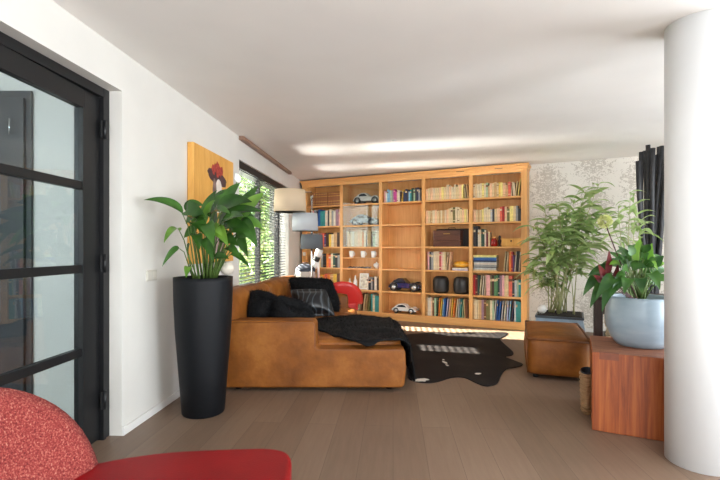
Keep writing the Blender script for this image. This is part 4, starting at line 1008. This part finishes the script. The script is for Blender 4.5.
# palm in a blue-grey tub behind the ottoman
PP = Vector((2.66, 5.86, 0)); PA = math.radians(-26)
t = thing('palm_plant', 'tall feathery green plant in blue-grey tub against the patterned wall', 'potted plant', PP)
m = MB(); Mx = Matrix.Rotation(PA, 4, 'Z')
def frus(m, h0, h1, z0, z1, h2=None):
    vs = [Mx @ Vector((sx * h, sy * h, z)) for h, z in ((h0, z0), (h1, z1)) for sx, sy in ((-1, -1), (1, -1), (1, 1), (-1, 1))]
    m.add(vs, [(0, 1, 2, 3), (4, 5, 6, 7), (0, 1, 5, 4), (1, 2, 6, 5), (2, 3, 7, 6), (3, 0, 4, 7)])
frus(m, .33, .27, 0, .36); m.build('tub', plain('blue_grey_tub', (150, 172, 192), .5, var=.06), t)
m = MB(); frus(m, .285, .285, .345, .375); m.build('rim', plain('dark_rim', (70, 76, 84), .5), t)
m = MB(); frus(m, .265, .25, .375, .385); m.build('soil', M_soil, t)
CAN = [(534, 224), (545, 207), (558, 204), (572, 199), (586, 191), (599, 184), (592, 214), (578, 226), (564, 232), (550, 240), (538, 254), (531, 270), (547, 278), (588, 244), (603, 212), (570, 262), (556, 222), (582, 208), (596, 232), (541, 236), (566, 214), (552, 258), (578, 250)]
for i, (tx, ty) in enumerate(CAN):
    rr = random.Random(i); cane(t, PP + Vector((rr.uniform(-.14, .14), rr.uniform(-.14, .14), .38)), W(tx, ty, 5.75 + rr.uniform(-.3, .3)), 60 + i, 18, .29, .038, [Mps, Mp1, Mp2], .06, .42, .008)
tt = MB(); tt.lathe([(0, -.06), (.03, -.052), (.05, -.03), (.06, 0), (.05, .03), (.03, .052), (0, .06)], 24); o = tt.build('stone_ball', M_white, loc=W(543.5, 312.5, 5.68)); o.location = (2.40, 5.80, .4465); tag(o, 'white round stone on the soil of the blue-grey tub', 'stone')

# black branches in a floor vase
VC = Vector((3.14, 4.78, 0))
t = thing('floor_vase', 'black floor vase holding the bundle of black branches', 'vase', VC)
m = MB(); m.lathe([(.17, 0), (.19, .01), (.24, .30), (.24, .52), (.22, .62), (.225, .66), (.215, .66), (.21, .62), (.23, .50), (.22, .3), (.17, .03), (0, .03)], 36); m.build('body', M_planter, t)
Mbr = plain('charred_branch', (34, 34, 36), .55, var=.3, scale=16, bump=.4, bscale=30)
STK = [(638, 161), (641.5, 152), (645, 151), (648, 145), (650.5, 154), (653, 148), (656.5, 155), (659, 147), (662, 146), (665, 150), (668, 158), (655, 172)]
for i, (tx, ty) in enumerate(STK):
    rr = random.Random(100 + i); a = 2 * PI * i / len(STK) * 5
    rad_ = .062 if i % 2 else .03; base = VC + Vector((math.cos(a) * rad_, math.sin(a) * rad_, .035)); Y = 4.62 + .028 * ((i * 5) % 12)
    top = W(tx, ty, Y); pts = [base.lerp(top, k / 6) + Vector((rr.uniform(-.012, .012), rr.uniform(-.006, .006), 0)) * (0 if k in (0, 6) else 1) for k in range(7)]
    m = MB(); m.tube([p - base for p in pts], [.017, .019, .021, .022, .023, .024, .024], 8)
    o = m.build('branch', Mbr, loc=base); tag(o, f"charred black branch, {ORD[i]} counted from the left in the tall bundle", 'branch', 'black branches in the floor vase')

# ------------------------------------------------------------------ floor lamp with three drum shades
LP = Vector((-.715, 6.53, 0))
t = thing('floor_lamp', 'chrome floor lamp with three drum shades in beige and greys', 'floor lamp', LP)
m = MB(); m.lathe([(.15, 0), (.15, .012), (.14, .02), (.02, .028), (0, .028)], 36); m.build('base', M_chrome, t)
m = MB(); m.tube([(0, 0, .02), (0, 0, 2.02)], .011, 12); m.lathe([(.02, 0), (.02, .05)], 14, (0, 0, 1.98)); m.lathe([(.018, 0), (.018, .04)], 14, (0, 0, 1.46)); m.build('pole', M_chrome, t)
for (cx, ctop, cbot, r1, r2, Y, cname, cc) in ((290, 190, 212, .222, .236, 6.42, 'beige', (242, 224, 196)), (305, 213.5, 231, .182, .196, 6.52, 'light grey', (222, 226, 230)), (310.2, 234.5, 249, .158, .168, 6.53, 'dark grey', (112, 116, 120))):
    a, b_ = W(cx, ctop, Y), W(cx, cbot, Y); c_ = Vector((a.x, Y, 0)) - LP; z0, z1 = b_.z, a.z
    if cname == 'dark grey': c_ = Vector((0, 0, 0))
    m = MB(); m.lathe([(r2, z0), (r1, z1), (r1 - .003, z1), (r2 - .003, z0), (r2, z0)], 48, c_); sh = m.build('lamp_shade', shade_mat('shade_' + cname.replace(' ', '_'), cc, .38 if cname != 'dark grey' else .2), t); sh['label'] = cname + ' drum shade'
    m = MB(); zc = z1 - .02
    for k in range(3): an = k * 2 * PI / 3 + .3; m.tube([c_ + Vector((0, 0, zc)), c_ + Vector((math.cos(an) * (r1 - .002), math.sin(an) * (r1 - .002), zc))], .0025, 5)
    m.tube([(0, 0, zc + .0), c_ + Vector((0, 0, zc + .0001))], .008, 8); m.lathe([(.02, zc - .07), (.02, zc)], 14, c_); m.build('arm', M_chrome, t)
    m = MB(); m.lathe([(0, zc - .15), (.02, zc - .14), (.03, zc - .11), (.016, zc - .075), (.014, zc - .07)], 16, c_); m.build('bulb', M_white, t)

# backpack, tilted tube on a stand, red chair near the bookcase
t = thing('backpack', 'grey backpack with dark stripes standing behind the sofa below the lamp', 'bag', (-.86, 6.93, .0))
Mb1 = plain('bag_grey', (176, 166, 156), .8, var=.08); Mb2 = plain('bag_dark', (46, 50, 62), .7, var=.1); Mb3 = plain('bag_maroon', (104, 56, 56), .7)
st_ = thing('stool', 'small dark wooden stool behind the sofa carrying the grey backpack', 'stool', (-.86, 6.93, 0))
m = MB(); m.lathe([(.17, .42), (.175, .43), (.175, .45), (.17, .455)], 28); m.build('seat', M_darkwood, st_)
for k in range(4): an = k * PI / 2 + .5; m = MB(); m.tube([(math.cos(an) * .17, math.sin(an) * .17, 0), (math.cos(an) * .12, math.sin(an) * .12, .42)], .013, 8); m.build('leg', M_darkwood, st_)
t.location = (-.86, 6.93, .456)
m = MB(); m.soft((.27, .17, .48), .07, .03, 8, Matrix.Translation((0, 0, .262))); m.build('body', Mb1, t)
m = MB(); m.soft((.272, .172, .16), .07, .02, 7, Matrix.Translation((0, .004, .445))); m.build('top_flap', Mb2, t)
for k, mt in enumerate((Mb3, Mb2, Mb3)):
    m = MB(); m.tube([(-.09 + k * .045, -.112, .13), (.0 + k * .045, -.118, .26), (.03 + k * .045, -.108, .34)], .012, 6); m.build('stripe', mt, t)
m = MB(); m.tube([(-.05, .0, .52), (-.04, 0, .56), (.04, 0, .56), (.05, 0, .52)], .008, 6); m.build('handle', Mb2, t)
m = MB(); m.tube([(-.14, -.02, .44), (-.17, -.05, .3), (-.15, -.04, .12)], .012, 6); m.build('strap', Mb2, t)
t = thing('telescope', 'white and black tilted tube on a white tripod stand beside the lamp', 'telescope', (-.60, 6.98, 0))
a, b_ = W(313.5, 268, 6.98) - Vector(t.location), W(320, 249, 6.98) - Vector(t.location)
d_ = (b_ - a)
m = MB(); m.tube([a, a + d_ * .35], .05, 20); m.tube([a + d_ * .60, a + d_ * .98], .057, 20); m.build('tube', M_white, t)
m = MB(); m.tube([a + d_ * .35, a + d_ * .60], .052, 20); m.tube([a + d_ * .98, a + d_], .06, 20); m.build('black_band', M_black, t)
pv = a + d_ * .45 + Vector((.03, 0, -.06))
m = MB(); m.tube([pv + Vector((0, 0, .04)), Vector((pv.x, pv.y, .72))], .02, 12); m.build('post', M_white, t)
for k in range(3): an = k * 2 * PI / 3 + .2; m = MB(); m.tube([(pv.x, pv.y, .75), (pv.x + math.cos(an) * .2, pv.y + math.sin(an) * .2, .0)], .012, 8); m.build('leg', M_white, t)

def shell_chair(root, mseat, mback, sc, seat_poly, sz, byc, bx, bw, bh, lean, legs=True):
    m = MB(); m.prism(smooth_poly(seat_poly, 4), sz - .11, sz, bev=.02, seg=4); m.build('seat', mseat, root)
    # backrest: half disc standing on the seat's left edge, leaning outwards
    NA, NR = 30, 10; vs, fs = [], []
    for side in (0, 1):
        for i in range(NA + 1):
            an = PI * i / NA
            for j in range(NR + 1):
                r_ = j / NR; y = byc + bw * r_ * math.cos(an); z = sz - .03 + (bh + .03) * r_ * (math.sin(an) ** .8)
                edge = math.sqrt(max(0, 1 - r_ ** 5)); th = .035 * edge + .004
                x = bx - lean * (z - sz) + .10 * ((y - byc) / bw) ** 2 + (th if side == 0 else -th)
                vs.append((x, y, z))
    n1 = (NA + 1) * (NR + 1)
    for sd in (0, 1):
        for i in range(NA):
            for j in range(NR): q = sd * n1 + i * (NR + 1) + j; fs.append((q, q + 1, q + NR + 2, q + NR + 1))
    for i in range(NA): q = i * (NR + 1) + NR; fs.append((q, q + NR + 1, q + NR + 1 + n1, q + n1))
    for j in range(NR):
        fs.append((j, j + 1, j + 1 + n1, j + n1)); q = NA * (NR + 1) + j; fs.append((q, q + 1, q + 1 + n1, q + n1))
    m = MB(); m.add(vs, fs, True); bmesh.ops.remove_doubles(m.bm, verts=m.bm.verts[:], dist=.0004); m.build('backrest', mback, root)
    xs = [p[0] for p in seat_poly]; ys = [p[1] for p in seat_poly]
    for x in (min(xs) + .12, max(xs) - .12):
        for y in (min(ys) + .14, max(ys) - .14): m = MB(); m.tube([(x, y, sz - .11), (x + math.copysign(.03, x - sum(xs) / len(xs)), y + math.copysign(.03, y - sum(ys) / len(ys)), 0)], .014, 10); m.build('leg', M_chrome, root)
AC = Vector((-.68, 1.3, 0))
t = thing('armchair', 'red armchair in front with speckled round back and leather seat', 'armchair', AC)
sp = [(-1.10, .93), (-.60, .80), (-.33, .84), (-.255, 1.0), (-.245, 1.3), (-.25, 1.58), (-.275, 1.715), (-.34, 1.762), (-.45, 1.768), (-.71, 1.742), (-.87, 1.70), (-1.0, 1.635), (-1.09, 1.55), (-1.13, 1.25)]
shell_chair(t, M_redleather, M_boucle, 1, [(x - AC.x, y - AC.y) for x, y in sp], .45, 1.25 - AC.y, -1.075 - AC.x, .385, .385, .30)
t = thing('lounge_chair', 'small bright red round-backed chair between the sofa and bookcase', 'chair', (-.31, 6.75, 0), math.radians(100))
Mrp = plain('bright_red_shell', (206, 40, 34), .4, coat=.2)
shell_chair(t, Mrp, Mrp, 1, [(-.22, -.24), (.12, -.23), (.2, -.15), (.22, 0), (.2, .15), (.12, .23), (-.22, .24), (-.25, 0)], .43, 0, -.22, .34, .33, .25)

# ------------------------------------------------------------------ daylight
sun = bpy.data.lights.new('sun', 'SUN'); sun.energy = 150; sun.angle = math.radians(.55); sun.color = (1, .93, .82)
so = bpy.data.objects.new('sun', sun); COL.objects.link(so); so.rotation_euler = SUN.to_track_quat('-Z', 'Y').to_euler(); so.location = (-8, 8, 8)
wd = bpy.data.worlds.new('sky'); SC.world = wd; wd.use_nodes = True; nt = wd.node_tree
sk = nt.nodes.new('ShaderNodeTexSky'); sk.sky_type = 'NISHITA'; sk.sun_disc = False; sk.sun_elevation = math.radians(28); sk.sun_rotation = math.radians(-72); sk.air_density = 1; sk.dust_density = 2
nt.links.new(sk.outputs[0], nt.nodes['Background'].inputs['Color']); nt.nodes['Background'].inputs['Strength'].default_value = .35
def area(name, loc, d, sx, sy, e, c, spread=180):
    l = bpy.data.lights.new(name, 'AREA'); l.shape = 'RECTANGLE'; l.size = sx; l.size_y = sy; l.energy = e; l.color = c; l.spread = math.radians(spread)
    o = bpy.data.objects.new(name, l); COL.objects.link(o); o.location = loc; o.rotation_euler = Vector(d).to_track_quat('-Z', 'Y').to_euler(); return o
area('window_daylight', (5.2, 2.2, 1.3), (-1, 0, .55), 2.1, 2.8, 225, (.86, .93, 1))
area('window_daylight', (5.2, -1.3, 1.3), (-1, 0, .55), 2.1, 2.6, 345, (.86, .93, 1))
area('window_daylight', (.7, YF - .1, 1.3), (0, 1, .4), 3.6, 2.1, 250, (.92, .96, 1))
area('window_daylight', WM @ Vector((-.5, 6.4, 1.5)), WM.to_3x3() @ Vector((1, 0, -.05)), 1.9, 2.4, 85, (1, .97, .92))
area('hall_fill', (-2.75, -.6, 2.2), (0, 1, -.35), 1.0, .6, 115, (.86, .94, 1))  # added area lamp to brighten the hall, which has no window

# added lamps in place of sunlight thrown up to the ceiling by the two sunlit bays of the blind
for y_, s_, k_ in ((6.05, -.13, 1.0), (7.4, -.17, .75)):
    area('added_glint_lamp', WM @ Vector((.0, y_, 2.22)), WM.to_3x3() @ Vector((1, s_, .13)), .5, .06, 4.5 * k_, (1, .97, .92), 15)
    area('added_glint_lamp', WM @ Vector((.0, y_, 2.18)), WM.to_3x3() @ Vector((1, s_, .38)), .6, .06, 1.6 * k_, (1, .97, .92), 34)

# ------------------------------------------------------------------ camera
cam = bpy.data.cameras.new('camera'); co = bpy.data.objects.new('camera', cam); COL.objects.link(co)
co.location = (0, 0, CH); co.rotation_euler = (PI / 2, 0, 0); cam.sensor_width = 36; cam.lens = 22; cam.shift_y = 8 / 720; cam.clip_start = .05
SC.camera = co
vs = SC.view_settings; vs.view_transform = 'Standard'; vs.look = 'None'; vs.gamma = 1; vs.use_curve_mapping = False; vs.exposure = 0.0
